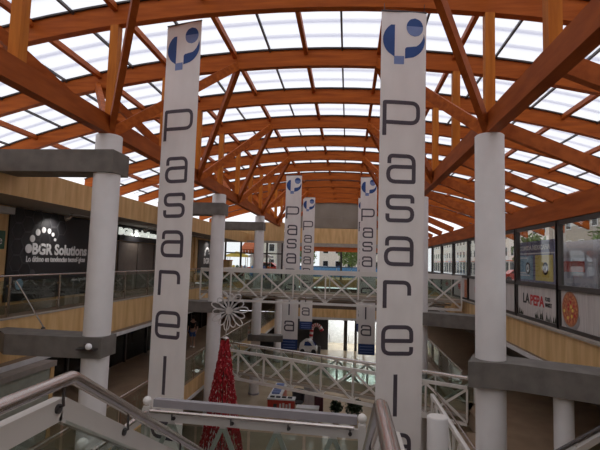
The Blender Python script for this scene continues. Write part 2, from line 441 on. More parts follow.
# ------------------------------------------------------------------ columns and concrete ties
def column(x, y, label, z0=-6.6, z1=ZB0, r=0.295):
    c = empty('column', (x, y, z0)); tag(c, label, 'column', 'round columns of the atrium')
    MB().lathe([(r,0),(r,z1-z0-0.02),(r-0.02,z1-z0)], (x,y,z0), 32).build('shaft', 'column_paint', c, True)
    MB().lathe([(r+0.05,0),(r+0.05,0.08),(r+0.02,0.1)], (x,y,z0), 24).build('base_ring', 'grey_paint', c, True)
    B(x-0.09, x+0.09, y-0.09, y+0.09, z1-0.001, z1+0.002).build('bearing_plate', 'dark_steel', c)
side = {-5.61:'left', 2.95:'right'}
for k, nm in ((0,'nearest'), (3,'second'), (6,'third'), (9,'far')):
    for bx in BXS:
        column(bx, yk(k), '%s white round column in the %s-hand row under the timber beam' % (nm, side[bx]))
def tie(poly, z0, z1, label):
    cx = sum(p[0] for p in poly)/len(poly); cy = sum(p[1] for p in poly)/len(poly)
    o = MB().prism([(x-cx, y-cy) for x,y in poly], 0, z1-z0).build('concrete_beam', 'concrete'); o.location = (cx, cy, z0)
    return tag(o, label, 'beam', 'concrete ties between columns and galleries')
for k, nm in ((0,'nearest'), (3,'second'), (6,'third'), (9,'far')):
    y = yk(k); d = y-9.8
    tie([(-8.17,y-0.35),(-5.30,y-0.35),(-5.30,y+0.4),(-8.17,y+0.4)], 3.47, 3.98, 'dark concrete tie high on the %s left column, reaching the canopy' % nm)
    tie([(-5.30,9.46+d),(-5.30,10.1+d),(-8.17,10.25+d),(-8.17,9.95+d),(-7.52,9.38+d),(-5.98,9.41+d)], -0.65, -0.20, 'dark concrete tie at gallery floor level on the %s left column' % nm)
    tie([(2.40,9.40+d),(3.22,9.33+d),(5.46,8.25+d),(5.46,9.2+d),(3.3,10.2+d),(2.72,10.2+d)], -0.79, -0.29, 'dark concrete tie at gallery floor level on the %s right column' % nm)
for k, nm in ((6,'third'),):
    y = yk(k); tie([(-6.05,y-0.35),(-3.9,y-0.35),(-3.9,y+0.4),(-6.05,y+0.4)], -3.35, -2.98, 'low concrete tie at middle floor level on the third left column')
c2 = empty('column', (4.13, 9.3, -3.3)); tag(c2, 'short white round column under the nearest right concrete tie', 'column', 'round columns of the atrium')
MB().lathe([(0.175,0),(0.175,2.46)], (4.13,9.3,-3.3), 24).build('shaft', 'column_paint', c2, True)
MB().lathe([(0.21,0),(0.21,0.06)], (4.13,9.3,-3.3), 24).build('base_ring', 'grey_paint', c2, True)
st = empty('bollard_column', (1.71, 8.85, -6.6)); tag(st, 'free white round column with a flat open top beside the right stair rail', 'column')
MB().lathe([(0.19,0),(0.19,5.36),(0.185,5.38)], (1.71,8.85,-6.6), 28).build('shaft', 'column_paint', st, True)
MB().lathe([(0.175,0),(0.17,0.012)], (1.71,8.85,-1.22), 28).build('cap', 'white_paint', st, True)
lb = B(2.45, 2.75, yk(3)-0.42, yk(3)-0.30, -5.4, -4.8).build('collar_block', 'concrete'); tag(lb, 'small dark concrete block on the lower part of the second right column', 'block')

fl_ = empty('floodlight', (-5.55, 9.4, -0.42)); tag(fl_, 'small dark floodlight with pale lens on the nearest left concrete tie', 'lamp')
B(-5.75, -5.35, 9.24, 9.42, -0.45, -0.41).build('bracket', 'dark_steel', fl_)
MB().tube([(-5.62,9.40,-0.36),(-5.52,9.30,-0.355),(-5.44,9.20,-0.35)], 0.06, 12, radii=[0.05,0.065,0.075]).build('housing', 'dark_steel', fl_, True)
MB().sphere((-5.43, 9.19, -0.345), 0.07, 12, 8).build('lens', 'sign_white', fl_, True)

# ------------------------------------------------------------------ right glazed wall
wr = structure(B(RX+0.0, RX+0.22, -4, EY, 2.88, 3.44).build('wall_right', 'wood_red'), 'red-brown timber lintel beam over the right window wall', 'wall')
def window_unit(n, ya, yb):
    # ya nearer, yb farther
    wn = empty('window_%d' % n, (RX+0.1, ya, 0.0)); structure(wn, 'dark framed shop window bay number %d of the right gallery counted from the camera' % n, 'window')
    x0, x1 = RX+0.06, RX+0.16
    for y, t in ((ya, 0.09), (yb, 0.05)):
        B(x0-0.02, x1+0.02, y-t, y+t, 0.0, 2.88).build('jamb', 'frame_dark', wn)
    B(x0, x1, ya+0.09, yb-0.05, 0.0, 0.10).build('sill', 'frame_dark', wn)
    B(x0-0.02, x1, ya+0.09, yb-0.05, 1.03, 1.16).build('transom', 'frame_dark', wn)
    B(x0, x1, ya+0.09, yb-0.05, 2.76, 2.88).build('head', 'frame_dark', wn)
    B(RX+0.10, RX+0.112, ya+0.09, yb-0.05, 1.16, 2.76).build('pane', 'glass_window', wn)
    B(RX+0.10, RX+0.115, ya+0.09, yb-0.05, 0.10, 1.03).build('vinyl_panel', 'vinyl', wn)
    return wn
WY = [12.72+3.03*j for j in range(-5, 11)]
WN = {}
for j in range(len(WY)-1):
    WN[j] = window_unit(j+1, WY[j], WY[j+1])
# nearest visible bay (pizza): from 9.33 to 12.36 ; next bay 12.36..15.39 (LA PEPA)
jp = 4; wp = WN[jp]; xp = RX+0.097
def disc(parent, name, m, cy, cz, ry, rz, x, n=28, t=0.003):
    b = MB()
    b.add([(x, cy+ry*math.cos(2*math.pi*i/n), cz+rz*math.sin(2*math.pi*i/n)) for i in range(n)]+[(x-t, cy+ry*math.cos(2*math.pi*i/n), cz+rz*math.sin(2*math.pi*i/n)) for i in range(n)],
          [tuple(range(n)), tuple(range(n,2*n))]+[(i,(i+1)%n,n+(i+1)%n,n+i) for i in range(n)])
    return b.build(name, m, parent)
disc(wp, 'pizza_board', 'shell_grey', 12.1, 0.35, 0.42, 0.30, xp)
disc(wp, 'pizza_print', 'pizza_rim', 12.15, 0.58, 0.42, 0.44, xp-0.003)
pz = disc(wp, 'pizza_print', 'pizza', 12.15, 0.58, 0.375, 0.39, xp-0.006)
for i in range(14):
    a = i*2.4; rr = 0.07+0.018*i
    disc(pz, 'topping', ('ink_red','poster_yellow','pizza_rim')[i%3], 12.15+rr*math.cos(a), 0.58+rr*math.sin(a), 0.045, 0.045, xp-0.009, 8)
lp = WN[5]
text('lettering', lp, 'LA', 0.42, 'ink_black', (xp, 15.25, 0.50), (0,-1,0), (0,0,1), 0.003, width=0.52, bold=0.012)
text('lettering', lp, 'PEPA', 0.42, 'ink_red', (xp, 14.67, 0.48), (0,-1,0), (0,0,1), 0.003, width=0.98, bold=0.012)
text('lettering', lp, 'FOOD\nMARKET', 0.16, 'ink_black', (xp, 13.61, 0.66), (0,-1,0), (0,0,1), 0.003, width=0.42, bold=0.004)
gb = MB()
for i in range(46):
    y = 12.88+random.random()*1.6 if i < 34 else 15.25+random.random()*0.38
    h = 0.08+0.22*random.random()*(0.5+0.5*abs(math.sin(i))); ww = 0.03; dx = (random.random()-0.5)*0.16
    gb.add([(xp,y-ww,0.11),(xp,y+ww,0.11),(xp,y+dx,0.11+h),(xp-0.003,y-ww,0.11),(xp-0.003,y+ww,0.11),(xp-0.003,y+dx,0.11+h)], [(0,1,2),(5,4,3),(0,2,5,3),(1,4,5,2),(0,3,4,1)])
gb.build('grass_print', 'grass_print', lp)
for j in (7, 8, 9):
    text('lettering', WN[j], 'PEPA', 0.34, 'ink_red', (xp, WY[j]+2.0, 0.45), (0,-1,0), (0,0,1), 0.003, width=0.8, bold=0.01)
    B(xp-0.003, xp, WY[j]+0.2, WY[j]+0.75, 0.12, 0.95).build('food_print', 'pizza', WN[j])
# poster in upper pane of the LA PEPA bay
po = empty('poster_board', (RX+0.5, 14.0, 0.0)); tag(po, 'purple poster board with blue and yellow panels behind the window above LA PEPA', 'poster')
xq = RX+0.5
B(xq, xq+0.04, 13.9, 16.8, 0.95, 2.46).build('board', 'poster_purple', po)
B(xq-0.01, xq, 13.9, 16.8, 2.10, 2.44).build('header', 'poster_blue_dk', po)
B(xq-0.012, xq, 13.9, 16.8, 2.04, 2.08).build('line', 'sign_white', po)
text('lettering', po, 'COMIDA MEXICANA', 0.20, 'sign_white', (xq-0.014, 16.55, 2.18), (0,-1,0), (0,0,1), 0.003, width=2.4, bold=0.006)
B(xq-0.01, xq, 15.45, 16.7, 1.2, 2.0).build('panel', 'poster_blue', po)
B(xq-0.01, xq, 14.0, 15.25, 1.2, 2.0).build('panel', 'poster_yellow', po)
for cy in (15.85, 14.5):
    for r, m, x in ((0.2, 'ink_black', -0.012), (0.13, 'sign_white', -0.016), (0.06, 'ink_black', -0.02)):
        disc(po, 'emblem', m, cy, 1.58, r, r, xq+x, 16)
for i, hh in enumerate((1.32, 1.40, 1.9)):
    B(xq-0.014, xq-0.01, 15.7+0.1*i, 16.6, hh, hh+0.04).build('text_line', 'sign_white', po)
B(xq+0.0, xq+0.04, 13.9, 13.96, 0.0, 0.95).build('leg', 'dark_steel', po); B(xq+0.0, xq+0.04, 16.74, 16.8, 0.0, 0.95).build('leg', 'dark_steel', po)
# grey stall with rounded roof outside the window
gk = empty('food_stall', (8.6, 16.5, 0)); tag(gk, 'grey stall with rounded roof and red signs seen through the nearest window', 'stall')
b = MB(); n = 10
pr = [(0,0),(0,2.05)]+[(0.15+2.2*(1-math.cos(math.pi/2*i/n))*0.62, 2.05+0.62*math.sin(math.pi/2*i/n)) for i in range(n+1)]+[(2.6,2.67),(2.6,0)]
b.prism(pr, 0, 1); b.xf(lambda x,y,z: (7.4+x, 14.2+z*4.6, y)); b.build('shell', 'shell_grey', gk, True)
for i in range(3):
    B(7.45+i*0.85, 8.2+i*0.85, 14.12, 14.2, 0.75, 1.95).build('stall_window', 'glass_shop', gk)
    B(7.36, 7.4, 14.35+i*1.5, 15.65+i*1.5, 0.75, 1.95).build('stall_window', 'car_silver', gk)
B(7.33, 7.37, 15.0, 17.6, 1.5, 1.85).build('sign_panel', 'car_red', gk)
B(8.1, 9.5, 14.08, 14.13, 1.45, 1.85).build('sign_panel', 'car_red', gk)

# ------------------------------------------------------------------ end walls
we = structure(B(-5.6, RX+0.2, EY, EY+0.3, 4.83, 7.6).build('wall_end', 'wall_panel'), 'grey-brown panelled wall closing the far end under the roof', 'wall')
for i in range(9):
    B(-5.5+i*1.25+0.03, -5.5+(i+1)*1.25-0.03, EY-0.04, EY, 4.9, 6.9).build('wall_panel', 'wall_panel', we)
B(-5.6, RX, EY-0.05, EY, 5.85, 5.9).build('joint_strip', 'soffit', we)
we2 = structure(B(-5.6, RX+0.2, EY, EY+0.3, 3.39, 4.829).build('wall_end', 'plywood'), 'tan plywood band across the far end above the windows', 'wall')
for i in range(7):
    B(-5.5+i*1.57+0.005, -5.5+(i+1)*1.57-0.005, EY-0.03, EY, 3.42, 4.8).build('fascia_panel', 'plywood', we2)
B(-5.6, RX+0.2, EY-0.3, EY+0.3, 3.05, 3.385).build('soffit_band', 'wall_grey', we2)
B(-5.6, RX+0.2, EY, EY+0.2, 2.62, 3.04).build('orange_lintel', 'orange', we2)
we3 = empty('window_40', (-5.6, EY, 0)); structure(we3, 'wide far end window with dark mullions looking out on a blue hoarding', 'window')
for x in (-5.5, -3.4, -0.65, 2.1, 4.9):
    B(x-0.09, x+0.09, EY, EY+0.15, 0, 2.62).build('mullion', 'frame_dark', we3)
for x0, x1 in ((-5.41,-3.49),(-3.31,-0.74),(-0.56,2.01),(2.19,4.81)):
    B(x0, x1, EY+0.06, EY+0.075, 0.05, 2.6).build('pane', 'glass_window', we3)
    B(x0, x1, EY+0.02, EY+0.12, 1.10, 1.17).build('transom', 'frame_dark', we3)
fe = structure(B(-5.6, RX, EY-0.02, EY+9, -0.75, -0.01).build('floor', 'plywood'), 'far end upper floor edge with tan fascia', 'floor')
fe2 = structure(B(-6.0, 4.2, EY-1.2, EY+5, -3.5, -3.3).build('floor', 'floor_brown'), 'far end middle floor with tan fascia', 'floor')
for i in range(6):
    B(-6.0+i*1.7+0.005, -6.0+(i+1)*1.7-0.005, EY-1.24, EY-1.2, -3.45, -2.68).build('fascia_panel', 'plywood', fe2)
B(-6.0, 4.2, EY-1.25, EY-1.205, -3.68, -3.46).build('slab_edge', 'edge_white', fe2)
structure(B(-13.3, 9.25, EY+0.3, EY+0.5, -3.29, -0.91).build('wall_end', 'wall_brown'), 'dark middle floor wall at the far end', 'wall')
# ground floor shop at the far end
wg = structure(B(-10.3, -1.85, EY, EY+0.2, -6.6, -3.51).build('wall_end', 'dark_grey'), 'dark glazed ground floor wall at the far end', 'wall')
structure(B(3.2, 9.0, EY, EY+0.2, -6.6, -3.51).build('wall_end', 'wall_brown'), 'brown ground floor wall right of the lit shop', 'wall')
ls = empty('lit_shop', (0.7, EY, -6.6)); tag(ls, 'brightly lit ground floor shop behind glass doors at the far end', 'shop')
B(-1.85, 3.2, EY+4.0, EY+4.1, -6.6, -3.52).build('back_wall', 'kiosk_white', ls)
B(-1.95, -1.85, EY+0.2, EY+4.0, -6.6, -3.52).build('side_wall', 'kiosk_white', ls)
B(3.2, 3.3, EY+0.2, EY+4.0, -6.6, -3.52).build('side_wall', 'kiosk_white', ls)
B(-1.5, 2.9, EY+0.6, EY+3.6, -3.6, -3.55).build('ceiling_lamp', 'shop_light', ls)
for x, t in ((-1.8,0.07), (-0.1,0.17), (0.85,0.12), (1.6,0.07), (3.1,0.07)):
    B(x-t, x+t, EY, EY+0.1, -6.6, -3.52).build('door_frame', 'frame_dark', ls)
for x0, x1 in ((-1.73,-0.28),(0.08,0.72),(0.98,1.53),(1.67,3.03)):
    d = B(x0, x1, EY+0.04, EY+0.055, -6.55, -3.6).build('door_pane', 'glass_window', ls)
    B(x0+0.1, x0+0.14, EY-0.02, EY+0.04, -5.9, -5.2).build('handle', 'steel', d)
# left end glazing at the walkway
lg = empty('window_41', (-10.2, 36, 0)); structure(lg, 'far left window wall with dark frames at the end of the walkway', 'window')
structure(B(-10.55, -5.2, 36, 36.2, 3.2, 4.7).build('wall_end', 'plywood'), 'tan wall band over the far left windows', 'wall')
B(-10.3, -5.2, 35.95, 36.2, 3.02, 3.2).build('head', 'wall_grey', lg)
for x in (-10.0, -8.7, -7.5, -6.55, -5.3):
    B(x-0.07, x+0.07, 36.0, 36.12, 0.0, 3.02).build('mullion', 'frame_dark', lg)
for x0, x1 in ((-9.93,-8.77),(-8.63,-7.57),(-7.43,-6.62),(-6.48,-5.37)):
    B(x0, x1, 36.02, 36.10, 2.1, 2.2).build('transom', 'frame_dark', lg)
    B(x0, x1, 36.04, 36.055, 0.05, 3.0).build('pane', 'glass_window', lg)
fw = structure(B(-14, -5.2, 36.2, EY+9, -0.9, -0.02).build('floor', 'paving'), 'pavement outside the far left windows', 'floor')
tb = empty('plywood_box', (-9.6, 35.2, 0)); tag(tb, 'tan plywood kiosk box by the far left window', 'box')
B(-9.9, -9.2, 34.6, 35.3, 0, 1.5).build('body', 'plywood', tb); B(-9.95, -9.15, 34.55, 35.35, 1.5, 1.56).build('top', 'orange', tb)

# ------------------------------------------------------------------ banners
def fillet(pts, r, closed=False):
    out = [Vector(pts[0])]
    for i in range(1, len(pts)-1):
        p, a, c = Vector(pts[i]), Vector(pts[i-1]), Vector(pts[i+1])
        rr = min(r, (a-p).length*0.49, (c-p).length*0.49)
        u, v = (a-p).normalized(), (c-p).normalized()
        for k in range(6):
            t = k/5; q0 = p+u*rr; q1 = p+v*rr
            out.append(q0*(1-t)**2 + p*2*t*(1-t) + q1*t*t)
    out.append(Vector(pts[-1])); return out
def stroke(pts, wd):
    n = len(pts); Lp = []; Rp = []
    for i, p in enumerate(pts):
        if i == 0: d = (pts[1]-p)
        elif i == n-1: d = (p-pts[i-1])
        else: d = (pts[i+1]-p).normalized()+(p-pts[i-1]).normalized()
        d = d.normalized(); nn = Vector((-d.y, d.x)); k = 1.0
        if 0 < i < n-1: k = 1/max(0.6, nn.dot(Vector((-(p-pts[i-1]).normalized().y, (p-pts[i-1]).normalized().x))))
        Lp.append(p+nn*wd/2*k); Rp.append(p-nn*wd/2*k)
    return Lp, Rp
GLY = {
 'P': [(0,0),(0,1),(1,1),(1,.40),(0,.40)], 'a': [(0.04,.70),(0.04,1),(1,1),(1,0),(0,0),(0,.58),(1,.58)],
 's': [(1,.72),(1,1),(0,1),(0,.52),(1,.52),(1,0),(0,0),(0,.28)], 'r': [(0,0),(0,1),(1,1),(1,.5)],
 'e': [(1,.26),(1,0),(0,0),(0,1),(1,1),(1,.48),(0,.48)], 'l': [(0,0),(0,1)]}
SHARP = {'P': (1,4), 'a': (3,6), 'r': (1,), 'l': (), 's': (), 'e': (6,5)}
def glyph(ch, u0, u1, v0, v1):
    r = 0.16; pts = [Vector((u0+(u1-u0)*x, v1+(v0-v1)*y)) for x, y in GLY[ch]]
    out = [pts[0]]
    for i in range(1, len(pts)-1):
        if i in SHARP[ch]: seg = fillet(pts[i-1:i+2], 0.012)[1:-1]
        else: seg = fillet(pts[i-1:i+2], r)[1:-1]
        out += seg
    out.append(pts[-1]); return stroke(out, 0.085)
LET = [(ch,a_,b_,c_+0.075,d_+0.075) for ch,a_,b_,c_,d_ in [('P',.10,.84,1.95,2.68),('a',.20,.76,3.12,3.68),('s',.20,.74,4.0,4.52),('a',.18,.74,4.90,5.46),('r',.17,.70,5.85,6.40),('e',.15,.76,6.80,7.36),('l',.43,.43,7.80,8.68),('a',.18,.74,9.06,9.62)]]
BH = 10.85
def banner(x, y, ztop, label, twist, lean=0.0, dv=0.0):
    e = empty('hanging_banner', (x, y, ztop-BH)); tag(e, label, 'banner', 'tall hanging banners')
    def mp(u, v, off):
        a = math.radians(twist)
        d = u-0.5; wv = 0.012*math.sin(u*7+v*1.3)
        return (x+d*math.cos(a)+off*math.sin(a)*0, y - d*math.sin(a) - off + lean*(v/BH) + wv, ztop-v)
    nu, nv = 8, 60; b = MB()
    for i in range(nv+1):
        for j in range(nu+1): b.v.append(mp(j/nu, BH*i/nv, 0))
    N = len(b.v); b.v += [(p[0], p[1]+0.004, p[2]) for p in b.v]
    for i in range(nv):
        for j in range(nu):
            q = i*(nu+1)+j; b.f.append((q,q+1,q+nu+2,q+nu+1)); b.f.append((N+q,N+q+nu+1,N+q+nu+2,N+q+1))
    for i in range(nv):
        for q in (i*(nu+1), i*(nu+1)+nu): b.f.append((q, q+nu+1, N+q+nu+1, N+q))
    b.build('cloth', 'banner_cloth', e, True)
    for v in (0.0, BH):
        MB().tube([mp(0,v,0), mp(0.5,v,0), mp(1,v,0)], 0.018, 8).build('hanging_rod', 'dark_steel', e)
    p0, p1 = mp(0.06,0,0), mp(0.94,0,0)
    for p in (p0, p1): MB().tube([p, (p[0], y, az(p[0])+0.05)], 0.008, 5).build('cord', 'dark_steel', e)
    def ribbon(Lp, Rp, name, m, off=0.006):
        b = MB(); n = len(Lp)
        for (a, c) in zip(Lp, Rp):
            b.v += [mp(a.x, a.y, off), mp(c.x, c.y, off), mp(a.x, a.y, off-0.003), mp(c.x, c.y, off-0.003)]
        for i in range(n-1):
            q = 4*i; b.f += [(q,q+1,q+5,q+4), (q+2,q+6,q+7,q+3), (q,q+4,q+6,q+2), (q+1,q+3,q+7,q+5)]
        return b.build(name, m, e)
    def sub(Lp, Rp, mx=0.12):
        l2, r2 = [Lp[0]], [Rp[0]]
        for i in range(1, len(Lp)):
            k = max(1, int(max((Lp[i]-Lp[i-1]).length, (Rp[i]-Rp[i-1]).length)/mx))
            for t in range(1, k+1): l2.append(Lp[i-1].lerp(Lp[i], t/k)); r2.append(Rp[i-1].lerp(Rp[i], t/k))
        return l2, r2
    for ch, u0, u1, v0, v1 in LET:
        ribbon(*sub(*glyph(ch, u0, u1, v0+dv, v1+dv)), 'letter', 'ink_grey')
    # emblem: dark left crescent, pale ball, dark right sweep, pale foot
    # left half ellipse cut by stem at u=.30
    cv = 0.70; n = 16
    up_ = lambda A_, B_: ([Vector((q.x, q.y-0.07)) for q in A_], [Vector((q.x, q.y-0.07)) for q in B_])
    Lp = []; Rp = []
    for i in range(n+1):
        v = 0.37+0.72*i/n; t = max(-1, min(1, (v-cv)/0.40)); u = 0.44-0.40*math.sqrt(max(0, 1-t*t))
        Lp.append(Vector((min(u, 0.30), v))); Rp.append(Vector((0.30, v)))
    ribbon(*up_(Lp, Rp), 'emblem_crescent', 'ink_blue')
    Lp = []; Rp = []
    for i in range(n+1):
        v = 0.55+0.57*i/n; t = max(-1, min(1, (v-cv)/0.42)); u = 0.53+0.44*math.sqrt(max(0, 1-t*t))
        t2 = max(-1, min(1, (v-0.52)/0.36)); ui = 0.62+0.33*math.sqrt(max(0, 1-t2*t2)) if v < 0.86 else 0.53
        if v >= 0.86 and v < 0.90: ui = 0.56
        Lp.append(Vector((min(ui, u-0.004), v))); Rp.append(Vector((max(u, 0.535), v)))
    ribbon(*up_(Lp, Rp), 'emblem_sweep', 'ink_blue')
    Lp = []; Rp = []
    for i in range(n+1):
        v = 0.22+0.40*i/n; t = (v-0.42)/0.20; h = 0.185*math.sqrt(max(0, 1-t*t))
        Lp.append(Vector((0.74-h, v))); Rp.append(Vector((0.74+h, v)))
    Lp, Rp = up_(Lp, Rp); ribbon(Lp, Rp, 'emblem_ball', 'ink_pale')
    l2 = Lp[:8]; r2 = Rp[:8]
    ribbon(l2, r2, 'emblem_ball_top', 'ink_blue', 0.009)
    ribbon([Vector((0.29,1.0)), Vector((0.29,1.18))], [Vector((0.51,1.0)), Vector((0.51,1.18))], 'emblem_foot', 'ink_pale')
    for v0, v1 in ((10.22, 10.84),):
        n_ = 10
        ribbon([Vector((i/n_, v0)) for i in range(n_+1)], [Vector((i/n_, v1)) for i in range(n_+1)], 'blue_strip', 'ink_navy')
    for i, v in enumerate((10.36, 10.54, 10.70)):
        ribbon([Vector((0.12+0.076*i_, v)) for i_ in range(11)], [Vector((0.12+0.076*i_, v+0.035)) for i_ in range(11)], 'caption_line', 'ink_pale', 0.009)
banner(-4.13, yk(0)+0.5, 7.36, 'near left tall white banner reading pasarela, turned slightly towards the stair', 15, dv=0.19)
banner(1.12, yk(0)-0.15, 7.12, 'largest white banner reading pasarela, right of the stair', -9, lean=0.45)
banner(-3.5, yk(6), 7.02, 'far white pasarela banner with the blue foot strip, left of the end window', 0)
banner(1.2, yk(6), 6.95, 'far white pasarela banner just left of the largest banner', 0)
banner(-3.32, yk(9), 6.95, 'smallest farthest white pasarela banner beside the end window', 0)
banner(1.25, yk(9), 6.95, 'farthest right white banner hidden behind another pasarela banner', 0)

# ------------------------------------------------------------------ balustrades
def balustrade(label, x, ya, yb, z, inward, step=1.95, first=None, h=1.0):
    e = empty('glass_balustrade', (x, ya, z)); tag(e, label, 'railing', 'glass balustrades')
    MB().tube([(x, ya, z+h), (x, yb, z+h)], 0.028, 10).build('handrail', 'steel', e, True)
    y = first if first else ya+0.2; ys = []
    while y < yb: ys.append(y); y += step
    for y in ys:
        p = B(x-0.012, x+0.012, y-0.03, y+0.03, z, z+h-0.025).build('post', 'steel', e)
        for zz in (0.25, 0.75): MB().tube([(x+inward*0.012, y, z+zz), (x+inward*0.06, y, z+zz)], 0.03, 8).build('clamp', 'steel', p)
    yy = [ya]+ys+[yb]
    for a, c in zip(yy, yy[1:]):
        if c-a > 0.3: B(x+inward*0.04, x+inward*0.052, a+0.04, c-0.04, z+0.06, z+h-0.12).build('glass_pane', 'glass_rail', e)
    return e
balustrade('glass balustrade with steel handrail along the left upper gallery', LX-0.1, 0.0, 35.9, 0.02, -1, 1.95, 0.64)
balustrade('glass balustrade with steel handrail along the left middle gallery', -6.15, 2.0, 42, -3.28, -1, 2.0)
balustrade('glass balustrade along the right middle gallery beyond the low bridge', 4.3, 17.6, 42, -3.3, 1, 2.0)
rb = empty('brace_rod', (-7.55, 10.3, -0.19)); tag(rb, 'thin steel brace rod from the nearest concrete tie up to the gallery rail', 'brace')
MB().tube([(-7.2, 10.2, -0.15), (-8.25, 10.55, 0.88)], 0.016, 8).build('rod', 'steel', rb); MB().lathe([(0.05,0),(0.05,0.02),(0.02,0.05)], (-7.2,10.2,-0.19), 12).build('foot', 'dark_steel', rb)

# ------------------------------------------------------------------ truss bridges
def truss_bridge(label, A, Bp, z, width, n, sub_h=0.43, top=1.05, rail=True, ch=0.11):
    A = Vector((A[0], A[1], z)); Bp = Vector((Bp[0], Bp[1], z)); d = (Bp-A).normalized(); nrm = Vector((-d.y, d.x, 0))
    e = empty('truss_bridge', A); tag(e, label, 'bridge', 'white truss footbridges')
    Lg = (Bp-A).length
    poly = [A, Bp, Bp+nrm*width, A+nrm*width]
    MB().prism([(p.x, p.y) for p in poly], z-0.14, z).build('deck', 'floor_brown', e)
    for s_ in (0, 1):
        o = nrm*(width*s_ + (-0.06 if s_ == 0 else 0.06)); inn = nrm*(0.07 if s_ == 0 else -0.07)
        up = Vector((0,0,1))
        MB().bar(A+o+up*top, Bp+o+up*top, 0.10, ch).build('top_chord', 'white_paint', e)
        MB().bar(A+o-up*sub_h, Bp+o-up*sub_h, 0.10, 0.11).build('bottom_chord', 'white_paint', e)
        MB().bar(A+o-up*0.07, Bp+o-up*0.07, 0.05, 0.10).build('deck_edge', 'wall_grey', e)
        if rail and s_ == 0:
            r = MB().tube([A+o+inn*0.6+up*(top+0.32), Bp+o+inn*0.6+up*(top+0.32)], 0.032, 8).build('handrail', 'steel', e, True)
        for i in range(n+1):
            p = A+d*Lg*(i/n)+o
            MB().bar(p-up*(sub_h-0.055), p+up*(top-0.055), 0.075, 0.06, d).build('post', 'white_paint', e)
            if i == n: break
            q = A+d*Lg*((i+1)/n)+o
            for a, c, k in ((p,q,0.012), (q,p,-0.012)):
                MB().bar(a-up*(sub_h-0.05)+nrm*k, c+up*(top-0.05)+nrm*k, 0.05, 0.075).build('diagonal', 'white_paint', e)
            if rail and s_ == 0: MB().bar(p+inn*0.6+up*(top+0.05), p+inn*0.6+up*(top+0.30), 0.02, 0.02, d).build('rail_stem', 'dark_steel', e)
            a, c = p+inn+d*0.03, q+inn-d*0.03
            t = nrm*0.006
            MB().add([a-t+up*0.06, c-t+up*0.06, c-t+up*(top-0.1), a-t+up*(top-0.1), a+t+up*0.06, c+t+up*0.06, c+t+up*(top-0.1), a+t+up*(top-0.1)],
                     [(0,1,2,3),(4,7,6,5),(0,4,5,1),(1,5,6,2),(2,6,7,3),(3,7,4,0)]).build('glass_pane', 'glass_rail', e)
    return e
truss_bridge('white truss footbridge crossing the atrium at gallery height', (-7.37, 22.25), (5.25, 21.75), 0.0, 2.4, 8, rail=False, ch=0.18)
truss_bridge('white truss footbridge crossing diagonally one floor down', (-5.95, 20.5), (4.05, 15.95), -3.3, 1.3, 8, sub_h=0.33, top=0.85)
lr = empty('truss_railing', (2.62, 9, -3.3)); tag(lr, 'white truss railing with steel handrail beside the nearest right column', 'railing')
MB().bar((2.58,3,-2.3), (2.58,14.2,-2.3), 0.09, 0.11).build('top_chord', 'white_paint', lr)
MB().tube([(2.66,3,-2.15), (2.66,14.2,-2.15)], 0.026, 8).build('handrail', 'steel', lr, True)
for i in range(9):
    y = 3+i*1.4
    B(2.55, 2.61, y-0.035, y+0.035, -3.3, -2.35).build('post', 'white_paint', lr)
    if i < 8:
        MB().bar((2.56,y,-3.25), (2.56,y+0.7,-2.35), 0.05, 0.07).build('diagonal', 'white_paint', lr); MB().bar((2.56,y+1.4,-3.25), (2.56,y+0.7,-2.35), 0.05, 0.07).build('diagonal', 'white_paint', lr)
        B(2.64, 2.652, y+0.04, y+1.36, -3.25, -2.4).build('glass_pane', 'glass_rail', lr)

# ------------------------------------------------------------------ foreground stair
pf = structure(MB().prism([(-3.2,-4),(2.6,-4),(2.6,1.2),(0.25,1.2),(0.25,2.05),(-1.4,2.05),(-1.4,1.2),(-3.2,1.2)], -0.3, -0.02).build('floor', 'floor_brown'), 'upper landing floor at the head of the stair', 'floor')
stair = empty('staircase', (-0.6, 2.05, -3.3)); tag(stair, 'white steel staircase with glass sides and tubular handrails dropping to a half landing', 'staircase')
ta = math.tan(math.radians(29.6))
YS, YE = 2.08, 4.95; ZL = -(YE-YS)*ta
n = 10
for i in range(n):
    y = YS+(YE-YS)*i/n; z = ZL*(i+1)/n
    B(-1.22, 0.06, y, y+(YE-YS)/n+0.02, z-0.05, z).build('tread', 'grey_paint', stair)
    B(-2.78, -1.5, YE-(y-YS)-(YE-YS)/n-0.02, YE-(y-YS), ZL+z-0.05, ZL+z).build('tread', 'grey_paint', stair)
B(-2.8, 0.15, YE, 6.35, ZL-0.2, ZL).build('landing', 'grey_paint', stair)
